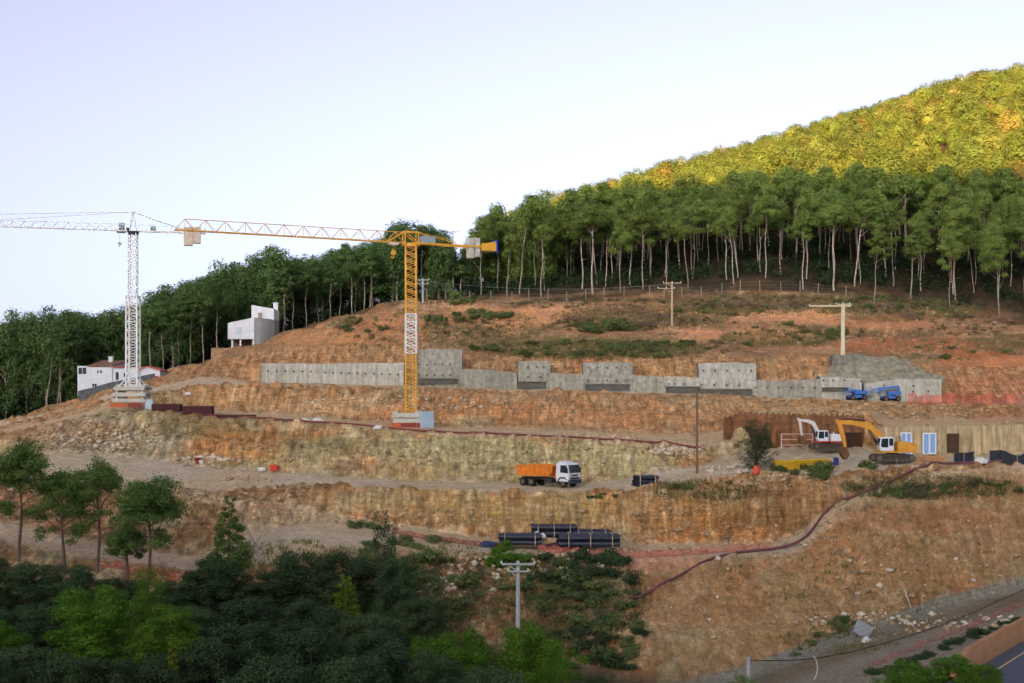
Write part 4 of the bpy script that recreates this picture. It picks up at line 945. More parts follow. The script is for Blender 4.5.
for s_ in (-1, 1): b.bar((-1, s_ * .45, ZJ + 1.6), (1.1, s_ * .45, ZJ + 1.6), .16); b.bar((-1, s_ * .5, ZJ), (1.1, s_ * .45, ZJ + 1.6), .12); b.bar((3.5, s_ * .5, ZJ + .1), (1.1, s_ * .45, ZJ + 1.55), .11)
Rj(b.build('tower_top', YEL, t))
b = MB()
for s_ in (-1, 1): b.bar((-1, s_ * .55, ZJ), (-10.8, s_ * .55, ZJ), .16, .26)
for i in range(8): b.bar((-1.4 - i * 1.25, -.55, ZJ), (-1.4 - i * 1.25, .55, ZJ), .08)
for s_ in (-1, 1): b.bar((-1, s_ * .5, ZJ + 1.55), (-5.8, s_ * .5, ZJ + .75), .07); b.bar((-5.8, s_ * .5, ZJ + .75), (-7.2, s_ * .5, ZJ + .1), .07)
Rj(b.build('counter_jib', YEL, t))
b = MB(); b.box((-2.55, 0, ZJ + .62), (2.1, 1.0, .95)); Rj(b.build('winch_cabinet', CGREY, t, .03))
for dx, hh, dz in ((-9.3, 2.9, -.25), (-10.25, 2.75, -.1)):
    b = MB(); b.box((dx, 0, ZJ + dz), (.85, 1.0, hh)); Rj(b.build('counterweight', BALLAST, t, .04))
b = MB(); b.prism([(-8.6, ZJ - .25), (-13.2, ZJ - .55), (-13.2, ZJ + .85), (-10.8, ZJ + .45), (-8.6, ZJ + .15)], -.62, -.54); b.prism([(-10.85, ZJ - .5), (-13.2, ZJ - .55), (-13.2, ZJ + .85), (-10.85, ZJ + .45)], -.53, .62); Rj(b.build('end_box', YEL, t))
b = MB(); b.box((-13.32, 0, ZJ + .2), (.2, 1.35, 1.75)); Rj(b.build('end_plate', mat('strong blue', lin(34, 70, 190), .6, .1, 2), t))
b = MB(); b.box((2.7, 0, ZJ - .25), (1.3, .9, .22)); b.box((2.7, 0, ZJ - .42), (.5, .6, .18)); Rj(b.build('trolley', CWHITE, t))
b = MB()
for s_ in (-.18, .18): b.tube([(2.65 + s_, 0, ZJ - .4), (2.65 + s_, 0, ZJ - 1.2)], .03, 5)
b.box((2.65, 0, ZJ - 1.45), (.75, .3, .6), taper=.7); b.tube([(2.65, 0, ZJ - 1.7), (2.65, 0, ZJ - 2.15), (2.85, 0, ZJ - 2.3), (3.0, 0, ZJ - 2.1)], .09, 6); Rj(b.build('hook_block', YEL, t))
for zc, k in ((.25, 0), (1.0, 1), (1.75, 2)):
    for s_ in (-1, 1):
        b = MB(); b.box((-.55, s_ * 1.35, zc), (4.1 if k != 1 else 3.7, .8, .62)); b.build('ballast_block', BALLAST, t, .04)
        b = MB(); b.box((-.55 + s_ * 1.55, 0, zc + .38), (.8, 1.9, .4)); b.build('ballast_block', BALLAST, t, .04)
for x, m_, w_ in ((-2.0, ORANGE, 1.2), (-.2, REDM, 2.3), (1.35, REDM, .7)):
    b = MB(); b.box((x, -1.9, .3), (w_, .1, .8)); b.build('barrier_board', m_, t)
cp = at(426.5, 184.2); b = MB(); b.box((0, 0, 1.1), (1.7, 1.3, 2.3)); b.box((0, 0, 2.3), (1.8, 1.4, .1)); b.box((-.1, -.67, 1.05), (1.1, .06, 1.9)); b.box((.25, -.7, 1.05), (.08, .06, .25))
o = b.build('site_toilet', mat('pale blue plastic', lin(168, 190, 206), .5, .08, 2), None, .03); o.location = cp; o.rotation_euler = (0, 0, .5); tag(o, 'pale blue upright cabin at the right foot of the yellow crane', 'cabin')
# ------------------------------------------------------------------ vehicles
BLACK = mat('black rubber', lin(36, 34, 32), .85, .25, 3)
GLS = mat('cab glass', lin(38, 54, 62), .12, .1, 2, spec=.7)
DIRTY = mat('dusty steel', lin(110, 98, 84), .8, .3, 2, metal=.2)
VORANGE = mat('tipper orange', lin(212, 122, 40), .65, .26, 1.3)
VWHITE = mat('cab white', lin(222, 224, 228), .4, .06, 1.5, spec=.4)
EXY = mat('digger yellow', lin(212, 150, 50), .6, .24, 1.3, spec=.4)
DARKM = mat('machine dark grey', lin(52, 52, 50), .7, .2, 2)
def wheel(par, x, y, r, w_, name='wheel'):
    b = MB(); s_ = 1 if y > 0 else -1
    b.tube([(x, y - w_ / 2, r), (x, y - w_ * .4, r), (x, y + w_ * .4, r), (x, y + w_ / 2, r)], [r * .9, r, r, r * .9], 20)
    o = b.build(name, BLACK, par)
    b = MB(); b.tube([(x, y + s_ * w_ * .5, r), (x, y + s_ * (w_ * .5 + .03), r)], r * .55, 14); b.tube([(x, y + s_ * w_ * .5, r), (x, y + s_ * (w_ * .5 + .09), r)], r * .22, 10)
    b.build('rim', DIRTY, o); return o
tp = hit(548, 487.2, 0.0); tp = at(549, 162.5, .02)
t = thing('dump_truck', 'white-cabbed dump truck with orange tipper body on the haul road', 'dump truck', tp, R(-38))
b = MB()
for s_ in (-1, 1): b.box((-.2, s_ * .42, .95), (7.6, .12, .28))
for x in (-3.6, -2.4, -.8, .6, 2.0): b.box((x, 0, .95), (.14, .84, .2))
b.box((.55, .95, .75), (1.3, .5, .55)); b.box((.7, -.95, .75), (1.1, .5, .55)); b.box((-3.95, 0, .8), (.12, 2.2, .2))
b.build('chassis', DARKM, t)
b = MB(); b.prism([(-4.15, 1.3), (1.05, 1.3), (1.5, 2.75), (-4.3, 2.6)], -1.22, -1.12); b.prism([(-4.15, 1.3), (1.05, 1.3), (1.5, 2.75), (-4.3, 2.6)], 1.12, 1.22)
b.prism([(-4.12, 1.3), (1.05, 1.3), (1.05, 1.42), (-4.12, 1.42)], -1.11, 1.11); b.prism([(.95, 1.43), (1.1, 1.43), (1.5, 2.75), (1.36, 2.75)], -1.11, 1.11); b.prism([(-4.12, 1.43), (-4.0, 1.43), (-4.16, 2.55), (-4.28, 2.55)], -1.11, 1.11)
for x in np.linspace(-3.6, .9, 7):
    for s_ in (-1, 1): b.box((x, s_ * 1.25, 1.95), (.1, .07, 1.2))
for s_ in (-1, 1): b.box((-1.4, s_ * 1.25, 2.62), (5.6, .14, .14), ry=-.026)
b.prism([(1.45, 2.62), (2.3, 2.7), (2.3, 2.78), (1.45, 2.74)], -1.1, 1.1)
b.prism([(1.12, 1.0), (1.3, 1.0), (1.75, 2.6), (1.55, 2.6)], -.5, .5)
b.build('tipper_body', VORANGE, t)
b = MB(); b.prism([(1.95, .75), (3.85, .75), (3.95, 1.75), (3.7, 2.85), (3.5, 3.02), (2.05, 3.0), (1.95, 2.9)], -1.22, 1.22)
b.prism([(2.1, 3.03), (3.3, 3.03), (2.3, 3.25)], -1.0, 1.0)
cab = b.build('cab', VWHITE, t, .05)
b = MB(); b.add([(3.965, -1.1, 1.82), (3.965, 1.1, 1.82), (3.745, 1.08, 2.78), (3.745, -1.08, 2.78)], [(0, 1, 2, 3)]); o = b.build('windscreen', GLS, cab)
o.modifiers.new('thickness', 'SOLIDIFY').thickness = .03
for s_ in (-1, 1):
    b = MB(); b.prism([(2.6, 1.85), (3.72, 1.8), (3.55, 2.75), (2.65, 2.75)], s_ * 1.225 - .012, s_ * 1.225 + .012); b.build('side_window', GLS, cab)
    b = MB(); b.box((3.75, s_ * 1.42, 2.1), (.1, .2, .6)); b.bar((3.75, s_ * 1.25, 2.35), (3.75, s_ * 1.42, 2.35), .05); b.build('mirror', BLACK, cab)
    b = MB(); b.box((3.99, s_ * .95, .82), (.06, .4, .2)); b.build('headlight', mat('lamp lens', lin(220, 222, 226), .15, spec=.6), cab)
    b = MB(); b.prism([(2.25, .35), (2.25, 1.0), (2.6, 1.3), (3.3, 1.3), (3.62, 1.0), (3.62, .9), (3.3, 1.12), (2.65, 1.12), (2.4, .9), (2.4, .35)], s_ * 1.0 - .26, s_ * 1.0 + .26); b.build('mudguard', DARKM, t)
b = MB(); b.box((3.93, 0, .72), (.3, 2.46, .5)); b.box((3.97, 0, 1.15), (.08, 1.9, .2)); b.build('bumper', mat('dark blue-grey plastic', lin(58, 66, 78), .7, .1, 2), cab, .03)
b = MB(); b.box((3.96, 0, 1.5), (.05, 1.3, .16)); b.build('grille', DARKM, cab)
for x in (2.95, -1.9, -3.25):
    for s_ in (-1, 1): wheel(t, x, s_ * (1.0 if x > 0 else .92), .52, .32 if x > 0 else .58)

def excavator(name, label, loc, rz, k, body_m, cab_m, low_m, boom_m, boom, stick, bucket, cab_x=1.05, cw_m=None, flip=-1):
    """forward = +x; boom/stick = centre lines in (x, z); k scales the carrier"""
    t = thing(name, label, 'excavator', loc, rz)
    for s_ in (-1, 1):
        y = s_ * 1.12 * k
        b = MB(); b.prism([(x * k, z * k) for x, z in ((-2.0, .02), (2.0, .02), (2.4, .3), (2.42, .55), (2.15, .86), (-2.15, .86), (-2.42, .55), (-2.4, .3))], y - .27 * k, y + .27 * k)
        tr = b.build('track', mat('muddy track', lin(66, 60, 52), .9, .35, 3), t, .03)
        b = MB()
        for i in range(21):
            x = -2.1 * k + i * .21 * k; b.box((x, y, .885 * k), (.1 * k, .52 * k, .06 * k))
        for x in (-2.0, 2.0): b.tube([(x * k, y - .29 * k, .46 * k), (x * k, y + .29 * k, .46 * k)], .33 * k, 14)
        for i in range(6): b.tube([((-1.3 + i * .52) * k, y - .285 * k, .2 * k), ((-1.3 + i * .52) * k, y + .285 * k, .2 * k)], .14 * k, 10)
        b.build('roller', DIRTY, tr)
    b = MB(); b.box((0, 0, .62 * k), (2.6 * k, 1.7 * k, .4 * k)); b.tube([(0, 0, .8 * k), (0, 0, 1.12 * k)], .72 * k, 18); b.build('undercarriage', DARKM, t)
    b = MB(); b.box((-.35 * k, 0, 1.2 * k), (4.1 * k, 2.5 * k, .2 * k)); b.build('deck', low_m, t)
    b = MB(); b.box((-1.3 * k, .2 * k, 1.8 * k), (2.0 * k, 2.1 * k, .98 * k)); b.box((.35 * k, -flip * .72 * k, 1.65 * k), (1.3 * k, 1.0 * k, .7 * k)); b.box((-1.1 * k, .2 * k, 2.34 * k), (1.3 * k, 1.2 * k, .12 * k)); b.tube([(-.9 * k, .6 * k, 2.35 * k), (-.9 * k, .6 * k, 2.75 * k)], .07 * k, 8)
    body = b.build('engine_house', body_m, t, .05)
    b = MB(); b.box((-1.15 * k, flip * .86 * k, 1.85 * k), (.9 * k, .04, .5 * k)); b.build('louvre_panel', DARKM, body)
    b = MB(); b.prism([(x * k, z * k) for x, z in ((-2.25, 1.3), (-2.6, 1.45), (-2.72, 1.75), (-2.7, 2.15), (-2.25, 2.28))], -1.2 * k, 1.2 * k); b.build('counterweight', cw_m or body_m, t, .05)
    cy_ = flip * .78 * k
    pr = [(cab_x - .85, 1.32), (cab_x + .75, 1.32), (cab_x + .95, 1.9), (cab_x + .78, 2.85), (cab_x + .55, 2.98), (cab_x - .75, 2.98), (cab_x - .85, 2.85)]
    b = MB(); b.prism([(x * k, z * k) for x, z in pr], cy_ - .48 * k, cy_ + .48 * k); cab = b.build('cab', cab_m, t, .05)
    for s_ in (-1, 1):
        b = MB(); b.prism([(x * k, z * k) for x, z in ((cab_x - .12, 1.75), (cab_x + .62, 1.75), (cab_x + .78, 1.95), (cab_x + .66, 2.78), (cab_x - .12, 2.82))], cy_ + s_ * .49 * k - .015, cy_ + s_ * .49 * k + .015); b.build('window', GLS, cab)
        b = MB(); b.prism([(x * k, z * k) for x, z in ((cab_x - .74, 1.95), (cab_x - .25, 1.95), (cab_x - .25, 2.82), (cab_x - .74, 2.82))], cy_ + s_ * .49 * k - .015, cy_ + s_ * .49 * k + .015); b.build('window', GLS, cab)
    b = MB(); b.add([((cab_x + .965) * k, cy_ - .42 * k, 1.92 * k), ((cab_x + .965) * k, cy_ + .42 * k, 1.92 * k), ((cab_x + .8) * k, cy_ + .42 * k, 2.82 * k), ((cab_x + .8) * k, cy_ - .42 * k, 2.82 * k)], [(0, 1, 2, 3)]); o = b.build('windscreen', GLS, cab); o.modifiers.new('thickness', 'SOLIDIFY').thickness = .03
    b = MB(); pl = [(-.9, 2.4), (-.9, 2.95), (-1.5, 2.95), (-1.5, 2.4)]
    for i in range(3): b.bar((pl[i][0] * k, 1.0 * flip * -1 * k, pl[i][1] * k), (pl[i + 1][0] * k, 1.0 * flip * -1 * k, pl[i + 1][1] * k), .05)
    b.build('handrail', DARKM, t)
    def arm(nm, pts, half, yw, m):
        up_, dn = [], []
        for i, (x, z) in enumerate(pts):
            a = Vector((pts[max(i - 1, 0)][0], 0, pts[max(i - 1, 0)][1])); c = Vector((pts[min(i + 1, len(pts) - 1)][0], 0, pts[min(i + 1, len(pts) - 1)][1]))
            d = (c - a).normalized(); n_ = Vector((-d.z, 0, d.x)); h_ = half[i]
            up_.append((x + n_.x * h_, z + n_.z * h_)); dn.append((x - n_.x * h_, z - n_.z * h_))
        b = MB(); n = len(pts); vs = []
        for y in (-yw / 2, yw / 2): vs += [(x, y, z) for x, z in up_] + [(x, y, z) for x, z in dn]
        fs = []
        for i in range(n - 1):
            fs += [(i, i + 1, n + i + 1, n + i), (2 * n + i, 3 * n + i, 3 * n + i + 1, 2 * n + i + 1), (i, 2 * n + i, 2 * n + i + 1, i + 1), (n + i, n + i + 1, 3 * n + i + 1, 3 * n + i)]
        fs += [(0, n, 3 * n, 2 * n), (n - 1, 3 * n - 1, 4 * n - 1, 2 * n - 1)][:2]
        return b.add(vs, fs).build(nm, m, t, .02)
    arm('boom', boom[0], boom[1], .42 * k, boom_m); arm('stick', stick[0], stick[1], .34 * k, boom_m)
    for (p, q, r_) in boom[2]:
        for s_ in (-.3, .3):
            m_ = (Vector((p[0], s_ * k, p[1])) * .45 + Vector((q[0], s_ * k, q[1])) * .55)
            b = MB(); b.tube([(p[0], s_ * k, p[1]), m_, m_ + (Vector((q[0], s_ * k, q[1])) - m_) * .02, (q[0], s_ * k, q[1])], [r_, r_, r_ * .6, r_ * .6], 8); b.build('hydraulic_ram', DARKM, t)
    b = MB(); w_ = .55 * k; n = len(bucket); b.prism(bucket, -w_, w_)
    for i in range(4): b.box((bucket[-1][0], -w_ + .14 * k + i * .27 * k, bucket[-1][1] - .05), (.08, .1 * k, .22))
    b.build('bucket', mat('rust-brown bucket', lin(112, 80, 52), .8, .3, 2, metal=.2), t)
    return t
ye = at(892, 157.0); ye.z = P(892, 461.5, 157).z
excavator('excavator', 'big yellow excavator with white cab and arched boom in front of the timber wall', ye, R(184), 1.0, EXY, VWHITE, EXY, EXY,
    ([(.9, 1.6), (1.7, 3.3), (2.9, 4.3), (4.6, 4.72), (6.5, 4.75)], [.26, .36, .4, .33, .2], [((1.4, 1.4), (2.9, 3.9), .09), ((3.4, 4.95), (6.3, 5.2), .08)]),
    ([(6.9, 5.05), (6.5, 4.6), (6.1, 3.2), (5.75, 1.75)], [.16, .3, .24, .15]),
    [(5.75, 1.7), (6.3, 1.75), (6.5, 1.2), (6.25, .7), (5.9, .25), (5.65, .35), (5.4, .9)], flip=1)
we = at(826.5, 164.5); we.z = P(826.5, 449.5, 164.5).z
excavator('excavator', 'smaller white excavator with a red lower body and folded white arm by the rusty bank', we, R(186), .82, VWHITE, VWHITE, mat('dull red', lin(170, 44, 44), .6, .1, 2), mat('arm off-white', lin(206, 206, 200), .55, .1, 2),
    ([(.9, 1.3), (1.25, 2.4), (1.75, 3.35), (2.5, 3.62), (3.5, 3.75)], [.2, .24, .24, .2, .14], [((1.25, 1.2), (1.9, 2.9), .07)]),
    ([(3.75, 4.0), (3.5, 3.6), (3.35, 2.6), (3.2, 1.8)], [.1, .17, .14, .1]),
    [(3.2, 1.75), (3.6, 1.7), (3.7, 1.2), (3.4, .75), (2.9, .6), (2.6, .8), (2.8, 1.3)], cab_x=.95, cw_m=mat('dull red', (0, 0, 0)), flip=1)

# blue boom lifts
LBLUE = mat('lift blue', lin(56, 106, 178), .6, .22, 2, spec=.4)
def lift(name, label, px, Y, rz, long):
    p = at(px, Y); t = thing(name, label, 'boom lift', p, rz, None)
    b = MB(); b.box((0, 0, .62), (2.6, 1.5, .42)); b.build('chassis', LBLUE, t, .05)
    for x in (-.95, .95):
        for s_ in (-1, 1): wheel(t, x, s_ * .85, .42, .3)
    b = MB(); b.tube([(0, 0, .8), (0, 0, 1.0)], .5, 14); b.box((-.5, 0, 1.28), (2.0, 1.3, .5)); b.build('turntable', LBLUE, t, .04)
    b = MB()
    if long:
        b.bar((-1.3, 0, 1.5), (-1.2, 0, 2.35), .34); b.bar((-1.3, 0, 2.3), (2.1, 0, 1.95), .32); b.bar((1.2, .1, 2.05), (2.0, .1, 1.35), .3); b.bar((1.9, 0, 1.9), (3.1, 0, 1.75), .18)
    else:
        b.bar((-.8, 0, 1.5), (.9, 0, 1.7), .3); b.bar((.9, 0, 1.65), (.9, .2, 1.3), .2)
    b.build('boom', LBLUE, t)
    bx = 3.45 if long else 1.45; b = MB(); z0 = 1.05 if long else .95
    b.box((bx, 0, z0), (.8, 1.4, .08))
    for sx in (-1, 1):
        for sy in (-1, 1): b.bar((bx + sx * .38, sy * .66, z0), (bx + sx * .38, sy * .66, z0 + 1.05), .06)
    for zz in (.55, 1.05):
        for sy in (-1, 1): b.bar((bx - .38, sy * .66, z0 + zz), (bx + .38, sy * .66, z0 + zz), .06)
        for sx in (-1, 1): b.bar((bx + sx * .38, -.66, z0 + zz), (bx + sx * .38, .66, z0 + zz), .06)
    b.build('basket', LBLUE, t)
lift('boom_lift', 'blue boom lift with raised folded arm against the pale wall', 890.5, 203.2, R(180), True)
lift('boom_lift', 'low compact blue lift left of the larger blue boom lift', 856.5, 203.6, R(186), False)
# ------------------------------------------------------------------ asphalt road and its wall, bottom right
RW0, RDIR = Vector((32.0, 92.0, -19.5)), Vector((9.6, 13.6, 0)).normalized()
RN = Vector((RDIR.y, -RDIR.x, 0))
rp = lambda s_, o_, dz=0.0: RW0 + RDIR * s_ + RN * o_ + Vector((0, 0, dz))
ss = np.linspace(-26, 70, 33); V, Qr = [], []
prof = [(-1.6, -4.0), (-.5, -.02), (0, 0), (1.3, .02), (5, .1), (9, .06), (10.5, 0), (14, -4)]
for s_ in ss:
    for o_, dz in prof: V.append(rp(s_, o_ + .00045 * (s_ - 10) ** 2, dz))
npf = len(prof)
for i in range(len(ss) - 1):
    for k in range(npf - 1): Qr.append((i * npf + k, i * npf + k + 1, (i + 1) * npf + k + 1, (i + 1) * npf + k))
road = np_mesh('asphalt_road', np.array(V), np.array(Qr), mat('asphalt', lin(82, 86, 98), .85, .18, 1.2, bump=.2), False); kind(road, 'structure')
def stripe(o_, wd, m, dash=None):
    V, Qs = [], []
    st = np.linspace(-25, 69, 95)
    for s_ in st:
        for d in (-wd / 2, wd / 2): V.append(rp(s_, o_ + d + .00045 * (s_ - 10) ** 2, np.interp(o_ + d, [p[0] for p in prof], [p[1] for p in prof]) + .006))
    for i in range(len(st) - 1):
        if dash and i % dash[1] >= dash[0]: continue
        Qs.append((2 * i, 2 * i + 1, 2 * i + 3, 2 * i + 2))
    o = np_mesh('road_marking', np.array(V), np.array(Qs), m, False); kind(o, 'structure')
stripe(1.35, .16, mat('worn yellow line', lin(190, 170, 120), .8, .2, 3)); stripe(4.9, .16, mat('worn white line', lin(196, 196, 190), .8, .2, 3)); stripe(8.6, .14, MATS['worn white line'])
V, Fq = [], []; sw = np.linspace(-2.6, 70, 40)
for s_ in sw:
    c = .00045 * (s_ - 10) ** 2; h = min(1.75, .35 + (s_ + 2.6) * .42)
    for o_, z in ((-.45, -2.2), (-.4, h - .06), (-.34, h), (-.06, h), (0, h - .06), (.02, -.1)): V.append(rp(s_, o_ + c, z))
for i in range(len(sw) - 1):
    for k in range(5): Fq.append((i * 6 + k, i * 6 + k + 1, (i + 1) * 6 + k + 1, (i + 1) * 6 + k))
o = np_mesh('barrier_wall', np.array(V), np.array(Fq), mat('ochre concrete', lin(172, 126, 88), .9, .15, .9, bump=.2), False); tag(o, 'ochre brown wall along the asphalt road, bottom right corner', 'wall')

# ------------------------------------------------------------------ poles and wires
CREAM = mat('cream concrete pole', lin(206, 196, 166), .85, .1, 2)
PALEP = mat('grey concrete pole', lin(168, 170, 166), .85, .1, 2)
WOODP = mat('wooden pole', lin(120, 96, 76), .9, .2, 2)
INS = mat('insulator glass', lin(200, 204, 200), .3, spec=.5)
def pole(label, px, Y, top, r0, r1, m, arms, base=None):
    p = at(px, Y, 0); H = (HOR - top) / F * Y - p.z
    if base: p.z = base; H = (HOR - top) / F * Y - base
    t = thing('utility_pole', label, 'utility pole', p)
    b = MB(); b.tube([(0, 0, -.6), (0, 0, H)], [r0, r1], 10); b.build('shaft', m, t, smooth=False)
    for (z, x0, x1, th) in arms:
        b = MB(); b.bar((x0, -r1 - .08, H + z), (x1, -r1 - .08, H + z), th); b.bar((x0 * .6, -r1 - .05, H + z - .05), (0, -r1, H + z - .7), th * .6) if abs(x0) < 3 else None
        a = b.build('crossarm', m, t)
        for x in np.linspace(x0, x1, 3):
            b = MB(); b.tube([(x, -r1 - .08, H + z + th / 2), (x, -r1 - .08, H + z + .3)], [.1, .06], 7); b.build('insulator', INS, a)
    return t, H
pole('thick cream pole with a long side arm standing above the stepped wall', 843, 213.5, 304, .38, .3, CREAM, [(-.35, -5.6, 1.2, .2), (-.05, -1.2, 1.0, .14)])
pole('thin dark pole between the haul road and the upper walls', 697, 157.5, 390, .17, .11, WOODP, [])
pole('slim pale wooden pole with crossarm on the slope below the forest edge', 672, 240, 282, .22, .15, mat('bleached wood', lin(178, 160, 136), .9, .2, 2), [(-.2, -1.6, 1.6, .14), (-1.2, -2.6, .4, .12)])
pole('thin pole with crossarm against the sky right of the yellow crane top', 453, 268, 231, .1, .07, PALEP, [(-.2, -1.3, 1.3, .16)])
pole('short pale pole with crossarm just right of the yellow mast', 423, 258, 279, .18, .13, PALEP, [(-.2, -1.2, 1.2, .14), (-1.0, -1.0, 1.0, .12)])
pole('grey concrete pole with double crossarms among the bushes, bottom centre', 518, 118, 561, .25, .18, PALEP, [(-.25, -1.5, 1.5, .17), (-.9, -.9, .9, .14)])
pole('short grey concrete pole holding a cable at the bottom edge', 748.5, 100, 657, .2, .17, PALEP, [])
def cable(label, pts, r, m, sag=0.0, name='cable'):
    P3 = []
    for i in range(len(pts) - 1):
        a, c = Vector(pts[i]), Vector(pts[i + 1])
        for k in range(10): 
            u = k / 10; P3.append(a.lerp(c, u) - Vector((0, 0, sag * 4 * u * (1 - u) * (c - a).length / 20)))
    P3.append(Vector(pts[-1])); b = MB(); b.tube(P3, r, 5); o = b.build(name, m); return tag(o, label, 'cable')
BCABLE = mat('black cable', lin(40, 40, 42), .7)
cable('black cable hanging over the dirt lane, bottom right', [P(748.5, 660, 100), P(815, 658.5, 104), P(905, 637, 112), P(1000, 600, 124), P(1060, 570, 134)], .04, BCABLE, .25)
cable('thin wires crossing the slope from the cream pole to the wooden pole', [P(810, 307, 213), P(672, 284, 240)], .03, CABLE, .6)
cable('thin wire from the wooden pole to the short pole by the yellow mast', [P(672, 284, 240), P(423, 281, 258)], .03, CABLE, .5)
b = MB(); rr_ = [P(812 + 5.5 * math.cos(a), 668 - 12 * math.sin(a), 101) for a in np.linspace(-1.3, 1.4, 12)]; b.tube(rr_, .06, 6); o = b.build('hose_loop', mat('pale hose', lin(178, 180, 176), .6)); tag(o, 'pale looped pipe end by the fence at the bottom edge', 'pipe')

# ------------------------------------------------------------------ fences, nets, hoses
POST = mat('fence post', lin(150, 142, 128), .85, .15, 2)
def fence(label, pts, h, r=.06, wires=3, lean=.05):
    org = Vector(pts[0]); t = thing('wire_fence', label, 'fence', org)
    for p in pts:
        p = Vector(p) - org; b = MB(); q = p + Vector((random.uniform(-lean, lean) * h, random.uniform(-lean, lean) * h, h * random.uniform(.85, 1.1)))
        b.tube([p - Vector((0, 0, .4)), q], r, 6); b.build('post', POST, t)
    b = MB()
    for k in range(wires):
        z = h * (k + 1) / (wires + .3)
        b.tube([Vector(p) - org + Vector((0, 0, z)) for p in pts], .016, 4)
    b.build('wire', CABLE, t)
E = lambda px, off: at(px, np.interp(px, LN[12][:, 0], LN[12][:, 2]) + off)
fence('wire fence on pale posts along the foot of the hillside forest', [E(px, -2.0 + .6 * math.sin(px)) for px in (427, 446, 470, 491, 512, 529, 548, 567, 586, 604, 624, 650, 664, 682, 701, 722, 740, 760, 781, 800, 818, 846, 874)], 2.1, .07)
fence('thin post fence below the grey stony strip beside the dirt lane', [hit(px, np.interp(px, [700, 760, 830, 930, 1024], [686, 673, 650, 613, 589]) + 2) for px in range(762, 1026, 30)], 1.5, .03)
fence('row of thin stakes along the hose below the yellow excavator', [hit(px, py) for px, py in ((829, 499), (846, 494), (862, 489), (880, 484), (897, 476), (917, 469), (925, 467))], 1.7, .05, 1, .15)
def net_mat(name, c, dens):
    m = mat(name, c, .85, .25, 1.5); n = m.node_tree
    if n.nodes.get('net'): return m
    tr = n.nodes.new('ShaderNodeBsdfTransparent'); tr.name = 'net'; ms = n.nodes.new('ShaderNodeMixShader')
    nz = n.nodes.new('ShaderNodeTexNoise'); nz.inputs['Scale'].default_value = 5.0; ge = n.nodes.new('ShaderNodeNewGeometry'); n.links.new(ge.outputs['Position'], nz.inputs['Vector'])
    mr = n.nodes.new('ShaderNodeMapRange'); mr.inputs[1].default_value = .35; mr.inputs[2].default_value = .65; mr.inputs[3].default_value = dens - .3; mr.inputs[4].default_value = min(1, dens + .3)
    n.links.new(nz.outputs['Fac'], mr.inputs[0]); n.links.new(mr.outputs[0], ms.inputs[0]); n.links.new(tr.outputs[0], ms.inputs[1]); n.links.new(n.nodes['Principled BSDF'].outputs[0], ms.inputs[2])
    n.links.new(ms.outputs[0], n.nodes['Material Output'].inputs['Surface']); return m
NET_R, NET_P, NET_O = net_mat('red safety net', lin(186, 104, 84), .5), net_mat('pink safety net', lin(200, 128, 116), .42), net_mat('orange safety net', lin(206, 146, 108), .45)
def net(label, pix, h, m, step=3.0, wob=.2, lay=0.0):
    """netting hung along ground points seen at these pixels"""
    a = np.array(pix, float); xs = np.arange(a[0, 0], a[-1, 0] + .1, step); vs, fs = [], []
    pts = [hit(x, float(np.interp(x, a[:, 0], a[:, 1]))) for x in xs]
    # smooth the run so that it hangs as one sheet
    for _ in range(2): pts = [pts[0]] + [(pts[i - 1] + pts[i] * 2 + pts[i + 1]) / 4 for i in range(1, len(pts) - 1)] + [pts[-1]]
    org = pts[0].copy()
    for i, p in enumerate(pts):
        z = zw(p.x, p.y); hh = h * (1 + wob * math.sin(i * 1.3) * math.sin(i * .37))
        for k in range(4):
            u = k / 3; vs.append(Vector((p.x, p.y + lay * u + .05 * math.sin(i * .9 + k), z - .05 + hh * u)) - org)
    for i in range(len(pts) - 1):
        for k in range(3): fs.append((i * 4 + k, i * 4 + 4 + k, i * 4 + 5 + k, i * 4 + 1 + k))
    o = MB().add(vs, fs).build('safety_net', m); o.location = org; return tag(o, label, 'safety net')
net('faded red plastic net along the lower bench below the black pipes', [(538, 552), (575, 555), (620, 559), (665, 557), (700, 555), (740, 551), (772, 549)], .75, NET_R, lay=.8)
net('dark red net strip on the bench edge left of the black pipes', [(392, 533), (420, 539), (450, 543), (500, 549)], .6, net_mat('dark red net', lin(140, 66, 56), .6), lay=.5)
net('pink net hanging at the right end of the upper walls', [(908, 403), (940, 403.5), (985, 404), (1040, 404)], 1.5, net_mat('salmon safety net', lin(206, 104, 84), .62), 3)
net('orange net beside the wide dirt turning area', [(250, 510), (262, 510), (287, 511)], .75, NET_O)
net('pink net along the near edge of the dirt lane, bottom right', [(868, 670), (900, 656), (935, 641), (975, 627), (1005, 613), (1040, 600)], .6, NET_P, 4)
net('red-brown net along the red lane at the left', [(100, 566), (130, 572), (170, 578), (205, 582)], .7, NET_R)
PURP = mat('dusty purple conduit', lin(112, 70, 72), .75, .2, 2)
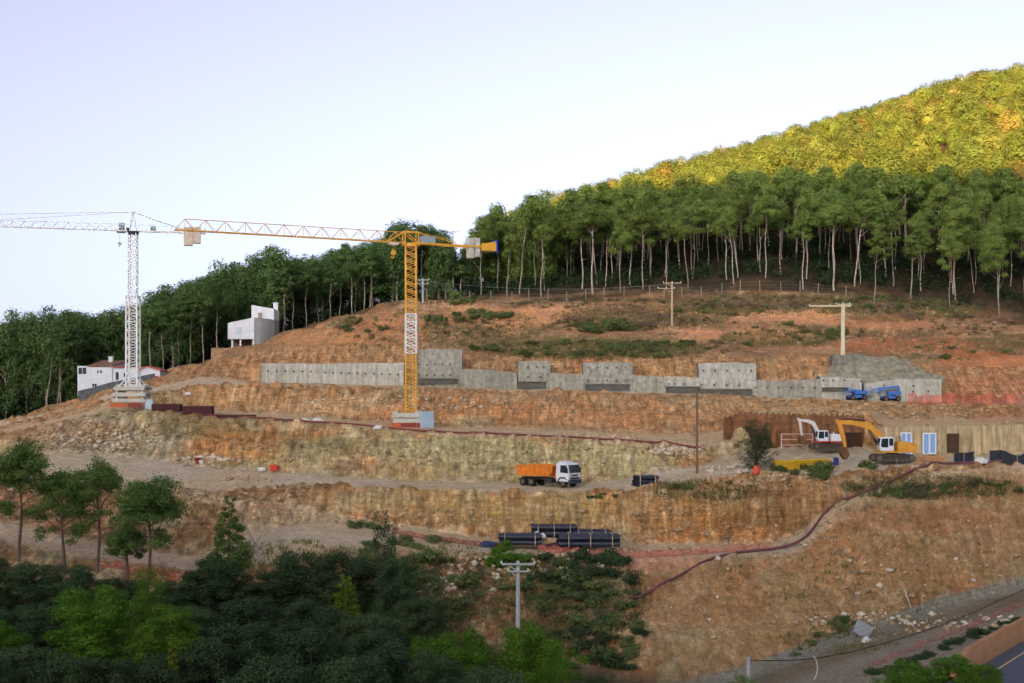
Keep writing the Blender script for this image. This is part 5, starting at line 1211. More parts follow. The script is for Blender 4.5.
def hose(label, pix, r, m, step=6.0, name='hose'):
    a = np.array(pix, float); L = np.concatenate([[0], np.cumsum(np.hypot(np.diff(a[:, 0]), np.diff(a[:, 1])))]); s_ = np.arange(0, L[-1], step)
    pts = [hit(float(np.interp(q, L, a[:, 0])), float(np.interp(q, L, a[:, 1]))) for q in s_]
    for _ in range(8): pts = [pts[0]] + [(pts[i - 1] + pts[i] * 2 + pts[i + 1]) / 4 for i in range(1, len(pts) - 1)] + [pts[-1]]
    zz = np.array([zw(p.x, p.y) for p in pts]); zs = zz.copy()
    for _ in range(10): zs[1:-1] = (zs[:-2] + 2 * zs[1:-1] + zs[2:]) / 4
    pts = [Vector((p.x, p.y, max(a_, b_ - .15) + r * .7 + .08)) for p, a_, b_ in zip(pts, zs, zz)]; org = pts[0].copy()
    o = MB().tube([p - org for p in pts], r, 7).build(name, m, smooth=True); o.location = org; return tag(o, label, 'hose')
hose('long purple conduit snaking from the bushes up the embankment to the right platform', [(570, 657), (590, 630), (612, 610), (624, 604), (655, 592), (690, 570), (715, 557), (745, 553), (788, 549), (802, 543), (815, 530), (822, 512), (832, 503), (855, 498), (880, 487), (905, 474), (935, 466), (970, 464), (1040, 461)], .15, PURP)
hose('thin red-brown hose along the edge of the crane bench', [(192, 414), (250, 418.5), (300, 422.5), (350, 425), (400, 430), (440, 433), (520, 436), (600, 439), (660, 444), (705, 449)], .13, mat('red-brown hose', lin(120, 62, 56), .8, .2, 2))

# ------------------------------------------------------------------ black pipes and materials on the benches
PIPE = mat('black plastic pipe', lin(40, 44, 58), .45, .15, 3, spec=.4)
STRAP = mat('timber strap', lin(176, 156, 130), .9, .2, 3)
def pipes(label, px0, px1, Y, nr, nc, r, rz=0.0, group=None, base=None, straps=3):
    a, c = P(px0, 0, Y), P(px1, 0, Y); Ln = (c.x - a.x); mid = at((px0 + px1) / 2, Y, 0)
    if base is not None: mid.z = (HOR - base) / F * Y
    t = thing('pipe_bundle', label, 'pipe bundle', mid, rz, group)
    for i in range(nc):
        for k in range(nr):
            b = MB(); n = max(10, int(Ln / .22)); xs = np.linspace(-Ln / 2, Ln / 2, n)
            y, z = (i - (nc - 1) / 2) * 2.04 * r, r * 1.02 + k * 2.04 * r; ofs = random.uniform(-.12, .12)
            b.tube([(x + ofs, y, z) for x in xs], [r * (1 if q % 2 else .93) for q in range(n)], 12, False)
            b.build('pipe', PIPE, t)
    w_, h_ = nc * 2.04 * r / 2, nr * 2.04 * r
    for x in np.linspace(-Ln * .36, Ln * .36, straps):
        b = MB(); b.bar((x, -w_ - .05, 0), (x, -w_ - .05, h_ + .1), .1); b.bar((x, w_ + .05, 0), (x, w_ + .05, h_ + .1), .1); b.bar((x, -w_ - .1, h_ + .06), (x, w_ + .1, h_ + .06), .1); b.build('strap', STRAP, t)
pipes('front left bundle of black pipes, half behind the tan wrapped load', 499, 541, 147.5, 2, 4, .31, 0, 'black pipe bundles on the lower bench', 544.5, 2)
pipes('longest bundle of black pipes, front right of the stack', 560, 620, 147.2, 2, 4, .33, 0, 'black pipe bundles on the lower bench', 546)
pipes('upper left bundle of black pipes behind the white sacks', 532, 576, 151.5, 3, 3, .34, 0, 'black pipe bundles on the lower bench', 542)
pipes('low bundle of black pipes behind the longest one', 573, 610, 151.0, 2, 3, .36, 0, 'black pipe bundles on the lower bench', 542)
pipes('small slanting bundle of dark blue pipes at the haul road edge right of the truck', 634, 656, 156.5, 3, 4, .24, R(14), None, 487.5, 2)
def lump(label, name, cat, px, py, size, m, seed, Y=None, flat=.6, group=None):
    """a soft sack / heap: a dented ball"""
    import bmesh
    bm = bmesh.new(); bmesh.ops.create_icosphere(bm, subdivisions=3, radius=1)
    co = np.array([v.co for v in bm.verts]); d = fbm(co[:, 0] * 1.9 + seed, co[:, 1] * 1.9, co[:, 2] * 1.9, 4, seed)
    for v, k in zip(bm.verts, d):
        v.co *= 1 + .75 * k; v.co = Vector((v.co.x * size[0] / 2, v.co.y * size[1] / 2, max(v.co.z, -.5) * size[2] * .62))
    for f in bm.faces: f.smooth = True
    me = bpy.data.meshes.new(name); bm.to_mesh(me); bm.free(); me.materials.append(m)
    o = bpy.data.objects.new(name, me); C.objects.link(o); p = at(px, Y) if Y else hit(px, py); p.z += size[2] * .28; o.location = p
    return tag(o, label, cat, group)
SACK = mat('white sack', lin(214, 210, 202), .8, .1, 2, bump=.3); TARP = mat('dark tarp', lin(42, 46, 56), .6, .2, 1.5, bump=.4)
TANW = mat('tan wrapped timber', lin(204, 168, 120), .85, .2, 2); PURPH = mat('purple-brown plastic', lin(78, 46, 56), .7, .25, 2)
lump('larger white sack on the black pipes', 'sack', 'sack', 537, 0, (.9, .7, .7), SACK, 3, 149.6); lump('smaller white sack beside the larger one on the black pipes', 'sack', 'sack', 543, 0, (.8, .7, .6), SACK, 4, 149.4)
for o in [x for x in C.objects if x.name.startswith('sack')]: o.location.z += 1.05
p = hit(546, 547); t = thing('wrapped_load', 'tan wrapped timber load with straps in front of the black pipes', 'load', p, .1)
b = MB(); b.prism([(-1.15, 0.35), (1.0, .25), (1.2, 1.0), (-1.2, 1.1)], -.6, .6); b.build('timber', TANW, t, .05)
b = MB(); b.box((-.5, 0, .7), (.1, 1.24, .95)); b.box((.5, 0, .65), (.1, 1.24, .9)); b.box((0, 0, .12), (2.0, 1.1, .24)); b.build('strap', STRAP, t)
lump('dark purple heap of plastic in front of the wrapped load', 'plastic_heap', 'heap', 555, 549.5, (3.6, 1.2, .7), PURPH, 6)
lump('dark blue tarp left of the black pipes', 'tarp', 'tarp', 489, 547, (2.2, 1.4, .7), mat('blue tarp', lin(46, 58, 92), .7, .15, 2), 8)
MAROON = mat('dark maroon steel', lin(74, 38, 40), .75, .25, 2, metal=.2)
def trough(label, px0, px1, Y, base, h):
    a, c = P(px0, base, Y), P(px1, base, Y); Ln = c.x - a.x; mid = (a + c) / 2; t = thing('steel_trough', label, 'trough', mid, 0)
    b = MB(); b.box((0, -.8, h / 2), (Ln, .1, h)); b.box((0, .8, h / 2), (Ln, .1, h)); b.box((0, 0, .06), (Ln, 1.5, .1)); b.box((-Ln / 2 + .06, 0, h / 2), (.1, 1.5, h)); b.box((Ln / 2 - .06, 0, h / 2), (.1, 1.5, h)); b.build('shell', MAROON, t)
    for x in np.linspace(-Ln / 2 + .3, Ln / 2 - .3, 6):
        b = MB(); b.box((x, -.88, h / 2), (.1, .06, h)); b.build('rib', MAROON, t)
trough('dark maroon steel trough next to the white crane cabinet', 153, 181, 191.5, 411.8, 1.15)
trough('second dark maroon steel trough, right of the one by the crane', 184, 213, 190.8, 414.2, 1.2)
trough('flat dark maroon strip at the end of the two troughs', 217, 255, 189.0, 417.8, .45)
#lump('grey-green gravel mound on the crane bench right of the yellow crane', 'gravel_mound', 'mound', 476, 430, (6.6, 4, 1.5), mat('grey gravel', lin(150, 142, 108), .95, .3, 3, bump=.8), 12)
#lump('grey stony mound by the left plateau', 'gravel_mound', 'mound', 118, 449, (9, 5, 1.4), mat('blue-grey gravel', lin(140, 142, 136), .95, .3, 3, bump=.8), 14)
for i, (px, py, s_, lab) in enumerate(((286, 421, 1.0, 'small white sack on the crane bench'), (305, 422, 1.5, 'grey bundle left of the pale crumpled sheet on the crane bench'), (318, 423, 1.9, 'pale crumpled sheet on the crane bench'), (378, 429, 1.5, 'blue-white sack left of the yellow crane base'), (262, 471, 1.3, 'grey-white sack beside the red crate'), (982, 463, 1.9, 'white sacks between the two dark tarps at the right'), (829, 464, .9, 'white sack beside the blue drum'), (866, 642, 1.2, 'white sack under the tilted grey sheet by the dirt lane'), (188, 394, 1.3, 'pale rubbish bag below the left end of the longest wall'))):
    lump(lab, 'sack', 'sack', px, py, (s_ * .85, s_ * .6, s_ * .42), SACK, 20 + i)
def crate(label, px, py, d, m, rz=0, name='crate', cat='crate', slats=True):
    p = hit(px, py); t = thing(name, label, cat, p, rz)
    b = MB(); b.box((0, 0, d[2] / 2), d); b.build('body', m, t, .02)
    if slats:
        b = MB(); b.box((0, -d[1] / 2 - .03, d[2] * .85), (d[0] + .06, .06, .12)); b.box((0, -d[1] / 2 - .03, d[2] * .2), (d[0] + .06, .06, .12)); b.build('batten', m, t)
crate('bright red crate on the haul road beside the grey sack', 274, 470.5, (.95, .8, .75), mat('bright red', lin(206, 62, 44), .6, .1, 2))
crate('dark red box on the stones at the left haul road', 198, 462, (.8, .7, .6), mat('deep red', lin(120, 36, 40), .7, .1, 2))
YF = mat('yellow formwork', lin(208, 164, 34), .6, .25, 1.5)
for px, py, L_, lab in ((786, 470, 3.0, 'yellow formwork stack left of the green plants below the white excavator'), (803, 469, 2.4, 'middle yellow formwork stack half hidden by green plants'), (819, 468, 2.4, 'right yellow formwork stack near the white sack')):
    p = hit(px, py); t = thing('formwork_stack', lab, 'formwork', p, random.uniform(-.15, .15), 'yellow formwork stacks')
    for k in range(5):
        b = MB(); b.box((random.uniform(-.08, .08), random.uniform(-.08, .08), .16 + k * .22), (L_, 1.1, .17)); b.build('panel', YF, t, .02)
lump('grey-brown rubble bag on the yellow formwork', 'rubble_bag', 'bag', 812, 462, (2.2, 1, .6), mat('grey bag', lin(160, 150, 140), .8, .2, 2), 40)
p = hit(836, 465); t = thing('drum', 'blue drum below the yellow excavator bucket', 'drum', p); b = MB(); b.tube([(0, 0, 0), (0, 0, .3), (0, 0, .32), (0, 0, .6), (0, 0, .62), (0, 0, .9)], [.3, .3, .32, .32, .3, .3], 16); b.build('shell', mat('drum blue', lin(40, 52, 120), .5), t); b = MB(); b.tube([(0, 0, .9), (0, 0, .93)], .27, 16); b.build('lid', DARKM, t)
lump('small red-orange plastic sheet by the lone tree', 'plastic_sheet', 'sheet', 757, 474, (.8, .5, 1.1), mat('red-orange plastic', lin(206, 84, 60), .7, .1, 2), 44)
lump('small bright blue tarp at the foot of the narrow tall wall', 'tarp', 'tarp', 526.5, 388.5, (.9, .6, .5), mat('bright blue tarp', lin(40, 70, 190), .7), 46)
p = at(797, 166.5); t = thing('scaffold_gate', 'pale steel frame standing in front of the rusty bank', 'frame', p)
for x in (-2, 2): b = MB(); b.bar((x, 0, 0), (x, 0, 2.2), .12); b.build('upright', mat('pinkish steel', lin(196, 170, 162), .7, .1, 2), t)
for z in (.75, 1.45, 2.15): b = MB(); b.bar((-2, 0, z), (2, 0, z), .1); b.build('rail', MATS['pinkish steel'], t)
def tarp_fence(label, px0, px1, py, prof_):
    p = hit(px0, py); Y = p.y; org = p.copy(); t = thing('tarp_screen', label, 'tarp screen', org); vs, fs = [], []; n = 14; e0, e1 = at(px0, Y), at(px1, Y); gl = lambda u: e0.lerp(e1, u)
    for i in range(n + 1):
        px = px0 + (px1 - px0) * i / n; g_ = gl(i / n); h = np.interp(i / n, [q[0] for q in prof_], [q[1] for q in prof_])
        for k in range(4): vs.append(g_ - org + Vector((0, .08 * math.sin(i * 2.1 + k), h * k / 3 - .02)))
    for i in range(n):
        for k in range(3): fs.append((i * 4 + k, i * 4 + 4 + k, i * 4 + 5 + k, i * 4 + 1 + k))
    o = MB().add(vs, fs).build('sheet', TARP, t); o.modifiers.new('thickness', 'SOLIDIFY').thickness = .04
    for i in (0, n // 2, n):
        h = np.interp(i / n, [q[0] for q in prof_], [q[1] for q in prof_]); g_ = gl(i / n) - org
        b = MB(); b.tube([g_ + Vector((0, -.1, -.2)), g_ + Vector((0, -.1, h + .15))], .05, 6); b.build('post', POST, t)
tarp_fence('dark tarp screen left of the white sacks on the right platform', 953.5, 974, 464, [(0, 1.2), (.2, 1.35), (.6, 1.25), (1, 1.4)])
tarp_fence('long sagging dark tarp screen at the right edge', 989, 1045, 463, [(0, 1.7), (.25, 1.75), (.45, 1.1), (.55, 1.0), (.7, 1.6), (1, 1.8)])
for px, py, L_, lab in ((915, 461, 2.8, 'stack of orange-tan timber behind the stakes at the right platform'), (935, 461, 2.2, 'smaller timber stack under the blue double door')):
    p = hit(px, py); t = thing('timber_stack', lab, 'timber stack', p, random.uniform(-.1, .1))
    for k in range(3):
        for i in range(4):
            b = MB(); b.box((random.uniform(-.1, .1), (i - 1.5) * .24, .1 + k * .17), (L_, .2, .14)); b.build('plank', mat('orange timber', lin(196, 142, 92), .85, .2, 2), t)
p = hit(864, 637); b = MB(); b.box((0, 0, .75), (1.7, .1, 1.5), rz=.2, ry=.5); o = b.build('grey_sheet', mat('grey sheet', lin(150, 152, 152), .8, .1, 2)); o.location = p; o.rotation_euler = (-.5, 0, 0); tag(o, 'tilted grey sheet standing on the stony strip by the dirt lane', 'sheet')
p = hit(911, 609); b = MB(); b.tube([(0, 0, 0), (-.55, .3, 1.9)], .06, 7); o = b.build('leaning_pipe', mat('pale pipe', lin(198, 194, 184), .6)); o.location = p; tag(o, 'pale pipe leaning on the embankment above the stony strip', 'pipe')
# ------------------------------------------------------------------ trees in the valley in front of the site
g = np.random.default_rng(23)
def oak_lobes(H, cr, n, g, low=.06):
    L = []
    for i in range(n):
        a = i * 2.4 + g.uniform(-.6, .6); zf = low + (.92 - low) * (i + .5) / n
        w_ = math.sqrt(max(.05, 1 - ((zf - .44) / .56) ** 2))
        rr = cr * w_ * g.uniform(.45, .95); r = cr * g.uniform(.15, .28)
        L.append((math.cos(a) * rr * .9, math.sin(a) * rr * .9, H * (zf + g.uniform(-.05, .05)), r, r * g.uniform(.6, .9)))
    for i in range(8): L.append((g.uniform(-.3, .3) * cr, g.uniform(-.3, .3) * cr, H * g.uniform(.25, .75), cr * .4, cr * .4))
    L.append((g.uniform(-.15, .15) * cr, g.uniform(-.15, .15) * cr, H * .95, cr * .2, cr * .16)); return L
FGC = {}
def fg_tree(label, px, Y, top, cw, style, m, barkm=BARK_DARK, n=9000, ls=.17, bare=None, group=None, name=None, lean=0.0):
    zg = zat(px, Y); H = (HOR - top) / F * Y - zg; cr = cw / 2 / F * Y; loc = (float((px - CX) / F * Y), Y, zg)
    if style == 'pine':
        crown_bottom = (HOR - bare) / F * Y - zg
        tb, L = pine_shape(H, crown_bottom, cr, 34, g, fork=crown_bottom * 1.02, flat=.5, lean=lean, rt=.15)
        L = [(x, y, z + cr * g.uniform(-.34, .16), r * g.uniform(.6, 1.2), rz_) for x, y, z, r, rz_ in L]
        for _ in range(10):                                   # a few loose sprays under the crown
            a = g.uniform(0, 6.28); L.append((math.cos(a) * cr * g.uniform(.3, .8), math.sin(a) * cr * g.uniform(.3, .8), crown_bottom * g.uniform(.72, 1.0), cr * .2, cr * .12))
    elif style == 'cone':
        tb = MB(); tb.tube([(0, 0, -.5), (0, 0, H * .9)], [.16, .05], 7); L = []
        for i in range(44):
            zf = .08 + .9 * i / 44; r = cr * (1.1 - zf) ** .8 * g.uniform(.6, 1.1); a = i * 2.4 + g.uniform(-.4, .4)
            L.append((math.cos(a) * r * .75, math.sin(a) * r * .75, H * zf, max(.22, r * .45), max(.2, r * .3)))
    else:
        key = (m.name, int(g.integers(3)) if n > 6000 else 'small')
        if key not in FGC:
            tb = MB(); L = oak_lobes(9.0, 4.0, 64, g)
            tb.tube([(0, 0, -.5), (.1, .1, 3), (0, 0, 6.5)], [.28, .2, .08], 7)
            for k in range(0, 60, 5): tb.tube([(0, .05, 2.4), (L[k][0] * .5, L[k][1] * .5, L[k][2] * .75), L[k][:3]], [.12, .08, .03], 5, False)
            t = make_tree(name or 'oak_tree', label, tb, L, 36000 if n > 6000 else 11000, .105, m, barkm, g, group, loc, up=.25); FGC[key] = t
        else:
            t = dup(FGC[key], loc, 0, label, group)
            if group is None and 'group' in t: del t['group']
            t.name = name or 'oak_tree'
        t.rotation_euler = (0, 0, g.uniform(0, 6.28)); t.scale = (cr / 4.0, cr / 4.0, H / 9.0)
        return t
    return make_tree(name or 'pine_tree', label, tb, L, int(n * 1.7), ls * .66, m, barkm, g, group, loc, up=.3)
FGP = leaf_mat('valley pine needles', lin(72, 100, 50), lin(112, 134, 68), .08, .3)
fg_tree('tall umbrella pine at the left edge with a long bare trunk', 20, 123, 441, 76, 'pine', FGP, bare=500)
fg_tree('slim pale-green pine right of the leftmost umbrella pine', 63, 124, 466, 68, 'pine', FGP, bare=528, n=6500)
fg_tree('loose-crowned pine with dead branches, third from the left', 98, 123.5, 454, 70, 'pine', FGP, bare=512, n=5500, lean=.5)
fg_tree('broad umbrella pine with a dense domed crown over the red lane', 149, 119, 481, 82, 'pine', FGP, bare=528, n=11000)
fg_tree('small low pine tucked under the broad umbrella pine', 126, 121, 529, 46, 'pine', FGP, bare=550, n=4500)
fg_tree('tall shaggy pine with a ragged crown right of the broad umbrella pine', 229, 120, 493, 60, 'cone', FGP, n=9000)
fg_tree('upright dark oak top standing clear beside the dirt ramp', 384, 121, 512, 40, 'oak', OAK, n=5000)
VG = 'dark holm oaks in the valley'
for i, (px, Y, top, cw) in enumerate([(300, 119, 553, 92), (345, 118, 552, 96), (262, 115, 574, 84), (214, 114, 556, 74), (172, 113, 582, 70), (120, 113, 578, 72), (75, 113, 566, 70), (30, 113, 562, 70), (-12, 112, 556, 60), (395, 116, 556, 60), (425, 113, 595, 66), (250, 104, 596, 96), (310, 103, 600, 96), (370, 102, 612, 92), (190, 103, 606, 80), (40, 102, 606, 90), (-10, 101, 606, 70)]):
    fg_tree('dark round holm oak in the dense valley wood under the site', px, Y, top, cw, 'oak', OAK, n=9000, group=VG)
for i, (px, Y, top, cw) in enumerate([(240, 92, 622, 110), (310, 91, 624, 110), (375, 90, 632, 100), (20, 90, 645, 100), (200, 88, 640, 100), (430, 88, 652, 90), (75, 85, 655, 110), (150, 84, 657, 110), (270, 83, 655, 120), (350, 83, 658, 120), (-20, 84, 650, 80), (495, 84, 664, 100), (590, 86, 676, 60)]):
    fg_tree('dark bushy holm oak along the bottom of the picture', px, Y, top, cw, 'oak', OAK, n=10000, ls=.15, group='dark holm oaks along the bottom')
for lab, px, Y, top, cw, st, n in [
    ('bright green leafy tree left of centre in the dark valley wood', 96, 99, 586, 104, 'oak', 11000), ('second bright green tree, just right of the bright leafy one', 168, 97, 606, 84, 'oak', 9000),
    ('young yellow-green tree between the umbrella pines and the bright leafy tree', 148, 107, 568, 48, 'oak', 5000), ('bright green tree cut by the left edge', -2, 96, 622, 72, 'oak', 7000),
    ('bright green bush at the foot of the concrete pole', 528, 98, 622, 84, 'oak', 10000), ('bright green bush left of the concrete pole foot', 464, 98, 630, 86, 'oak', 10000), ('small bright bush where the pale path ends', 424, 102, 636, 44, 'oak', 4000), ('bright bush at the bottom edge right of the pole foot', 556, 92, 650, 50, 'oak', 5000),
    ('little bright bush at the bottom edge under the short pole', 742, 97, 675, 40, 'oak', 3500),
    ('leafy bright bush left of the ochre wall', 912, 90, 662, 64, 'oak', 7000), ('leafy bright bush in front of the ochre wall end', 955, 91, 655, 66, 'oak', 7000), ('leafy bright bush hiding the lower edge of the asphalt road', 985, 86, 666, 62, 'oak', 7000), ('leafy bright bush at the bottom edge right of the dirt lane', 880, 86, 678, 40, 'oak', 4000)]:
    fg_tree(lab, px, Y, top, cw, st, BRIGHT, n=n, ls=.16, name='leafy_bush' if px > 400 else 'leafy_tree')
fg_tree('young golden-green pine standing out in the dark oaks', 346, 109, 573, 52, 'cone', GOLD, n=8000, ls=.14)
fg_tree('small pale green conifer shoot at the bottom left', 173, 84, 640, 24, 'cone', GOLD, n=2500, ls=.12)
fg_tree('lone loose-leaved olive-like tree on the edge of the right platform', 757, 153.8, 420, 46, 'oak', leaf_mat('grey-green leaves', lin(44, 58, 38), lin(72, 84, 54), .05, .15), n=2300, ls=.24)
# leaning bare trunk
b = MB(); p0 = hit(262, 562); b.tube([(0, 0, -.3), (-.6, .1, 1.6), (-1.5, .2, 3.2), (-1.9, .2, 4.2)], [.2, .16, .1, .05], 7); b.tube([(-.6, .1, 1.6), (-.1, .2, 2.8)], [.08, .03], 5)
o = b.build('dead_tree', mat('bleached bark', lin(160, 146, 136), .9, .2, 2)); o.location = p0; tag(o, 'leaning bare dead trunk right of the shaggy pine', 'tree')

# ------------------------------------------------------------------ bushes on the slopes
shr = {}
def shrub_proto(mn, m, k):
    key = (mn, k)
    if key not in shr:
        L = [(g.uniform(-.7, .7), g.uniform(-.5, .5), g.uniform(.15, .7), g.uniform(.3, .55), g.uniform(.25, .45)) for _ in range(9)]
        V, Q, col = crown_arrays(L, 900, .1, g, m, inner=.15)
        me = np_mesh('shrub', V, Q, m, False, col); shr[key] = [me, False]
    return shr[key]
def shrubs(label, group, m, lst):
    for (px, py, s_) in lst:
        pr = shrub_proto(m.name, m, int(g.integers(4)))
        if not pr[1]: o = pr[0]; pr[1] = True
        else: o = pr[0].copy(); C.objects.link(o)
        p = hit(px, py); o.location = p - Vector((0, 0, .1)); o.rotation_euler = (0, 0, g.uniform(0, 6.28)); o.scale = (s_, s_, s_ * g.uniform(.7, 1.0))
        tag(o, label, 'shrub', group)
def ell(cx, cy, rx, ry, n, s0, s1): return [(cx + rx * math.sqrt(u) * math.cos(a), cy + ry * math.sqrt(u) * math.sin(a), g.uniform(s0, s1)) for u, a in zip(g.uniform(0, 1, n), g.uniform(0, 6.28, n))]
shrubs('low green shrub on the terraced slope above the grey walls', 'shrubs on the upper slope', SCRUB,
       ell(600, 328, 44, 5, 16, 1.2, 2.4) + ell(560, 350, 90, 8, 24, .8, 1.9) + ell(660, 350, 50, 8, 12, .7, 1.6) + ell(470, 320, 40, 8, 12, 1.0, 2.2) + ell(450, 300, 26, 6, 8, 1.2, 2.4) + ell(700, 345, 50, 8, 8, .6, 1.2) + ell(800, 332, 60, 8, 8, .6, 1.3) + ell(840, 334, 12, 4, 4, 1.2, 1.8) + ell(940, 310, 50, 8, 8, .7, 1.4) + ell(960, 350, 50, 10, 6, .6, 1.2) + ell(380, 325, 40, 10, 8, .6, 1.3) + ell(720, 310, 60, 7, 10, .7, 1.4) + ell(870, 303, 40, 6, 8, .9, 1.8))
shrubs('dark green bush on the vegetated bank around the concrete pole', 'bushes on the bank below the pipes', OAK,
       ell(595, 585, 36, 34, 16, .7, 1.8) + ell(552, 580, 36, 26, 10, .7, 1.6) + ell(618, 640, 26, 34, 9, .7, 1.7) + ell(580, 645, 32, 30, 8, .7, 1.6) + ell(605, 562, 26, 7, 7, .9, 1.6))
shrubs('grey-green low bush on the vegetated bank around the concrete pole', 'grey-green bushes on the bank below the pipes', SCRUB,
       ell(590, 592, 42, 34, 18, .7, 1.6) + ell(545, 585, 40, 30, 14, .7, 1.5) + ell(605, 645, 40, 34, 16, .6, 1.6))
shrubs('bright green bush on the bench edge below the black pipes', 'bright bushes below the pipes', BRIGHT, ell(508, 560, 20, 10, 10, .9, 1.6) + ell(575, 660, 40, 18, 6, .7, 1.1))
shrubs('scattered bush on the brown bank left of the concrete pole', 'bushes on the left bank', SCRUB, ell(430, 575, 40, 24, 16, .8, 1.8) + ell(460, 600, 30, 20, 9, .9, 1.9) + ell(425, 545, 30, 6, 8, .6, 1.1) + ell(365, 530, 14, 4, 5, .7, 1.1) + ell(405, 600, 26, 22, 8, .9, 1.6) + ell(380, 560, 26, 20, 8, .8, 1.6))
shrubs('low bush on the haul road edge and right platform', 'bushes on the right platform edge', SCRUB, ell(676, 488, 14, 3, 5, .5, 1.0) + ell(605, 497, 20, 4, 4, .4, .7) + ell(720, 486, 30, 4, 5, .4, .7) + ell(790, 471, 14, 4, 6, .8, 1.3) + ell(820, 475, 9, 4, 6, .9, 1.5) + ell(930, 490, 80, 8, 15, .4, .8) + ell(1000, 490, 30, 8, 6, .4, .9) + ell(890, 495, 14, 4, 5, .6, 1.0) + ell(870, 468, 6, 2, 2, .8, 1.0))
shrubs('green clump at the foot of the big embankment', 'clumps at the embankment foot', SCRUB, ell(842, 628, 12, 7, 7, .6, 1.1) + ell(815, 640, 8, 4, 3, .5, .8) + ell(797, 652, 6, 4, 2, .5, .8))
shrubs('dark scrub between the net and the ochre wall', 'scrub beside the ochre wall', OAK, [(px + g.uniform(-6, 6), np.interp(px, [880, 940, 1024], [672, 650, 616]) + g.uniform(-1, 4), g.uniform(.5, 1.1)) for px in range(880, 1024, 9)])
# brush piles: heaps of dry twigs
def brush(label, px, py, wd, hh):
    p = hit(px, py); b = MB()
    for _ in range(110):
        x, y = g.uniform(-wd / 2, wd / 2), g.uniform(-1.2, 1.2); z = hh * g.uniform(0, 1) * (1 - (2 * x / wd) ** 2); a, e = g.uniform(0, 6.28), g.uniform(-.5, .6); l = g.uniform(.6, 1.6)
        b.bar((x, y, z), (x + math.cos(a) * l * math.cos(e), y + math.sin(a) * l * math.cos(e), max(0, z + l * math.sin(e))), g.uniform(.03, .09))
    o = b.build('brush_pile', TWIG); o.location = p; tag(o, label, 'brush pile')
for px, py, wd, hh, lab in ((628, 312, 9, 1.5, 'dry purple-brown brush heap left of the wooden pole'), (655, 318, 6, 1.1, 'smaller dry brush heap just left of the wooden pole'), (748, 308, 8, 1.2, 'dry brush heap under the forest edge, left of the cream pole arm'), (790, 306, 8, 1.3, 'wide dry brush heap above the cream pole arm'), (880, 308, 6, 1.1, 'dry brush heap right of the cream pole'), (905, 318, 6, 1.0, 'lower brush heap right of the cream pole'), (640, 326, 5, .9, 'brush heap amid the green shrubs'), (1000, 322, 6, 1.2, 'brush heap under the trees at the right edge'), (575, 320, 4, .8, 'small brush heap above the shrub band')):
    brush(lab, px, py, wd, hh)
# low scrub that covers the terraced slope between the single shrubs
lob = []
for cx, cy, rx, ry, n in ((600, 304, 90, 5, 60), (770, 303, 90, 7, 90), (890, 306, 50, 8, 60), (960, 326, 60, 10, 50), (600, 327, 60, 6, 50), (700, 320, 60, 6, 30), (580, 349, 100, 8, 80), (690, 350, 50, 8, 30), (800, 335, 70, 6, 40), (470, 325, 50, 14, 50), (440, 299, 30, 5, 30), (370, 330, 40, 12, 25), (930, 490, 90, 8, 50), (575, 600, 70, 50, 70), (430, 585, 50, 30, 40)):
    for _ in range(n):
        u, a = math.sqrt(g.uniform()), g.uniform(0, 6.28); p = hit(cx + rx * u * math.cos(a), cy + ry * u * math.sin(a)); r = g.uniform(.3, .85)
        lob.append((p.x, p.y, p.z + r * .25, r * 1.3, r * .8))
HEATH = leaf_mat('heath leaves', lin(66, 72, 46), lin(116, 106, 78), 0, .2)
V, Q, col = crown_arrays(lob, 42000, .13, g, HEATH, inner=.2); o = np_mesh('scrub_cover', V, Q, HEATH, False, col); kind(o, 'stuff'); o['label'] = 'low brown-green scrub cover on the terraced slope'
# grass and weeds, and loose stones: uncountable
def tufts(name, label, lst, n, m, h0, h1):
    V, Qs, cl = [], [], []; c1, c2 = np.array(m['tints'][:3]), np.array(m['tints'][3:]); k = 0
    tot = sum(l[4] for l in lst)
    for cx, cy, rx, ry, wgt in lst:
        for _ in range(int(n * wgt / tot)):
            u, a = math.sqrt(g.uniform()), g.uniform(0, 6.28); p = hit(cx + rx * u * math.cos(a), cy + ry * u * math.sin(a))
            for _b in range(9):
                a = g.uniform(0, 6.28); h = g.uniform(h0, h1); d = Vector((math.cos(a), math.sin(a), 0)); wv = Vector((-d.y, d.x, 0)) * g.uniform(.02, .05); o_ = p + Vector((g.uniform(-.4, .4), g.uniform(-.4, .4), -.05))
                V += [o_ - wv, o_ + wv, o_ + wv * .5 + d * h * .5 + Vector((0, 0, h)), o_ - wv * .5 + d * h * .5 + Vector((0, 0, h))]; Qs.append((k, k + 1, k + 2, k + 3)); k += 4
                cl += [c1 + (c2 - c1) * g.uniform()] * 4
    o = np_mesh(name, np.array(V), np.array(Qs), m, False, np.array(cl)); kind(o, 'stuff'); o['label'] = label
tufts('grass', 'grass and weeds on the slopes', [(600, 350, 110, 10, 6), (480, 330, 60, 20, 3), (640, 318, 90, 12, 4), (770, 306, 100, 10, 4), (900, 310, 80, 12, 4), (950, 345, 80, 16, 2), (780, 338, 60, 8, 2), (570, 600, 80, 60, 4), (450, 590, 60, 50, 2.5), (930, 488, 90, 12, 2), (700, 490, 50, 10, 1), (380, 330, 60, 20, .8), (860, 560, 150, 60, 1.2), (120, 510, 110, 30, 1.5), (300, 560, 60, 20, 1), (840, 640, 60, 14, .5)], 9500, leaf_mat('dry grass', lin(84, 92, 50), lin(150, 138, 92), 0, .2), .15, .5)
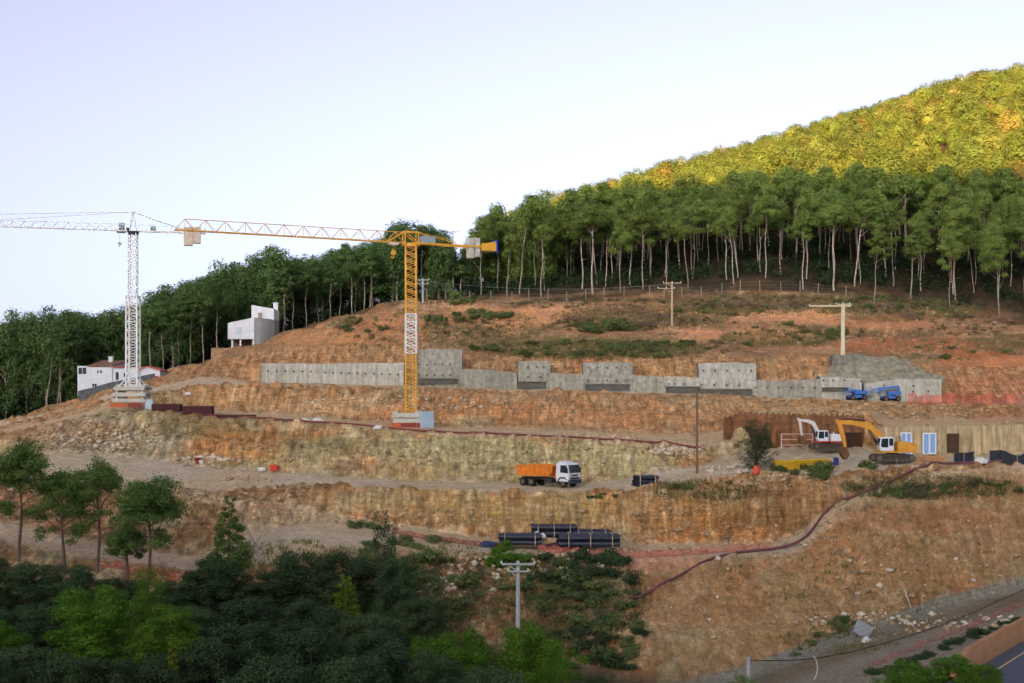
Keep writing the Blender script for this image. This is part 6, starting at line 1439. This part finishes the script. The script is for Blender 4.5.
def stones(name, label, lst, n, m, s0, s1):
    base = np.array([(1, 0, 0), (-1, 0, 0), (0, 1, 0), (0, -1, 0), (0, 0, 1), (0, 0, -1), (.6, .6, .6), (-.6, .6, .5), (.6, -.6, .5), (-.6, -.6, .6)])
    T = np.array([(4, 6, 0, 8), (4, 8, 3, 9), (4, 9, 1, 7), (4, 7, 2, 6), (0, 6, 2, 5), (1, 5, 2, 7), (0, 5, 3, 8), (1, 9, 3, 5)]); V, Q = [], []; k = 0; tot = sum(l[4] for l in lst)
    for cx, cy, rx, ry, wgt in lst:
        for _ in range(int(n * wgt / tot)):
            u, a = math.sqrt(g.uniform()), g.uniform(0, 6.28); p = hit(cx + rx * u * math.cos(a), cy + ry * u * math.sin(a))
            s_ = s0 + (s1 - s0) * g.uniform() ** 6; v = base * g.uniform(.6, 1.2, (10, 1)) * s_ * np.array([1, .9, .7]); a = g.uniform(0, 6.28)
            v = np.stack([v[:, 0] * math.cos(a) - v[:, 1] * math.sin(a), v[:, 0] * math.sin(a) + v[:, 1] * math.cos(a), v[:, 2]], 1) + np.array(p) + np.array([0, 0, s_ * .3]); V.append(v); Q.append(T + k); k += 10
    o = np_mesh(name, np.concatenate(V), np.concatenate(Q), m, False); kind(o, 'stuff'); o['label'] = label
stones('rubble', 'loose stones and rubble on the benches and banks', [(90, 440, 70, 14, 4), (110, 432, 50, 10, 2), (215, 462, 40, 6, 1.5), (330, 455, 100, 14, 2), (500, 455, 120, 14, 2), (670, 452, 30, 5, 2.5), (640, 551, 70, 3, 2), (420, 520, 90, 10, 2), (600, 525, 120, 20, 2), (700, 525, 80, 22, 2), (450, 575, 60, 30, 2), (570, 570, 70, 16, 2), (760, 600, 100, 70, 1), (900, 560, 130, 50, 1), (900, 626, 130, 9, 2), (420, 402, 160, 10, 3), (700, 408, 160, 8, 3), (900, 412, 100, 8, 3), (350, 340, 90, 24, 2), (600, 330, 200, 24, 3), (850, 330, 180, 24, 3), (60, 495, 80, 14, 1.5), (240, 490, 70, 14, 1.5), (770, 482, 60, 8, 2)], 6500, mat('broken rock', lin(176, 150, 114), .95, .35, 1.2, bump=.4), 0.08, .55)
stones('pale_rubble', 'pale broken stones on the cut faces', [(780, 590, 120, 60, .4), (920, 550, 110, 50, .4), (920, 620, 110, 7, 1), (105, 441, 60, 9, 2), (675, 452, 28, 4, 2), (205, 460, 30, 4, 1), (455, 580, 50, 26, 1), (570, 568, 50, 14, 1), (730, 470, 30, 5, 1), (400, 405, 100, 8, 1)], 1300, mat('pale rock', lin(206, 192, 168), .95, .25, 1.2, bump=.4), .12, .6)
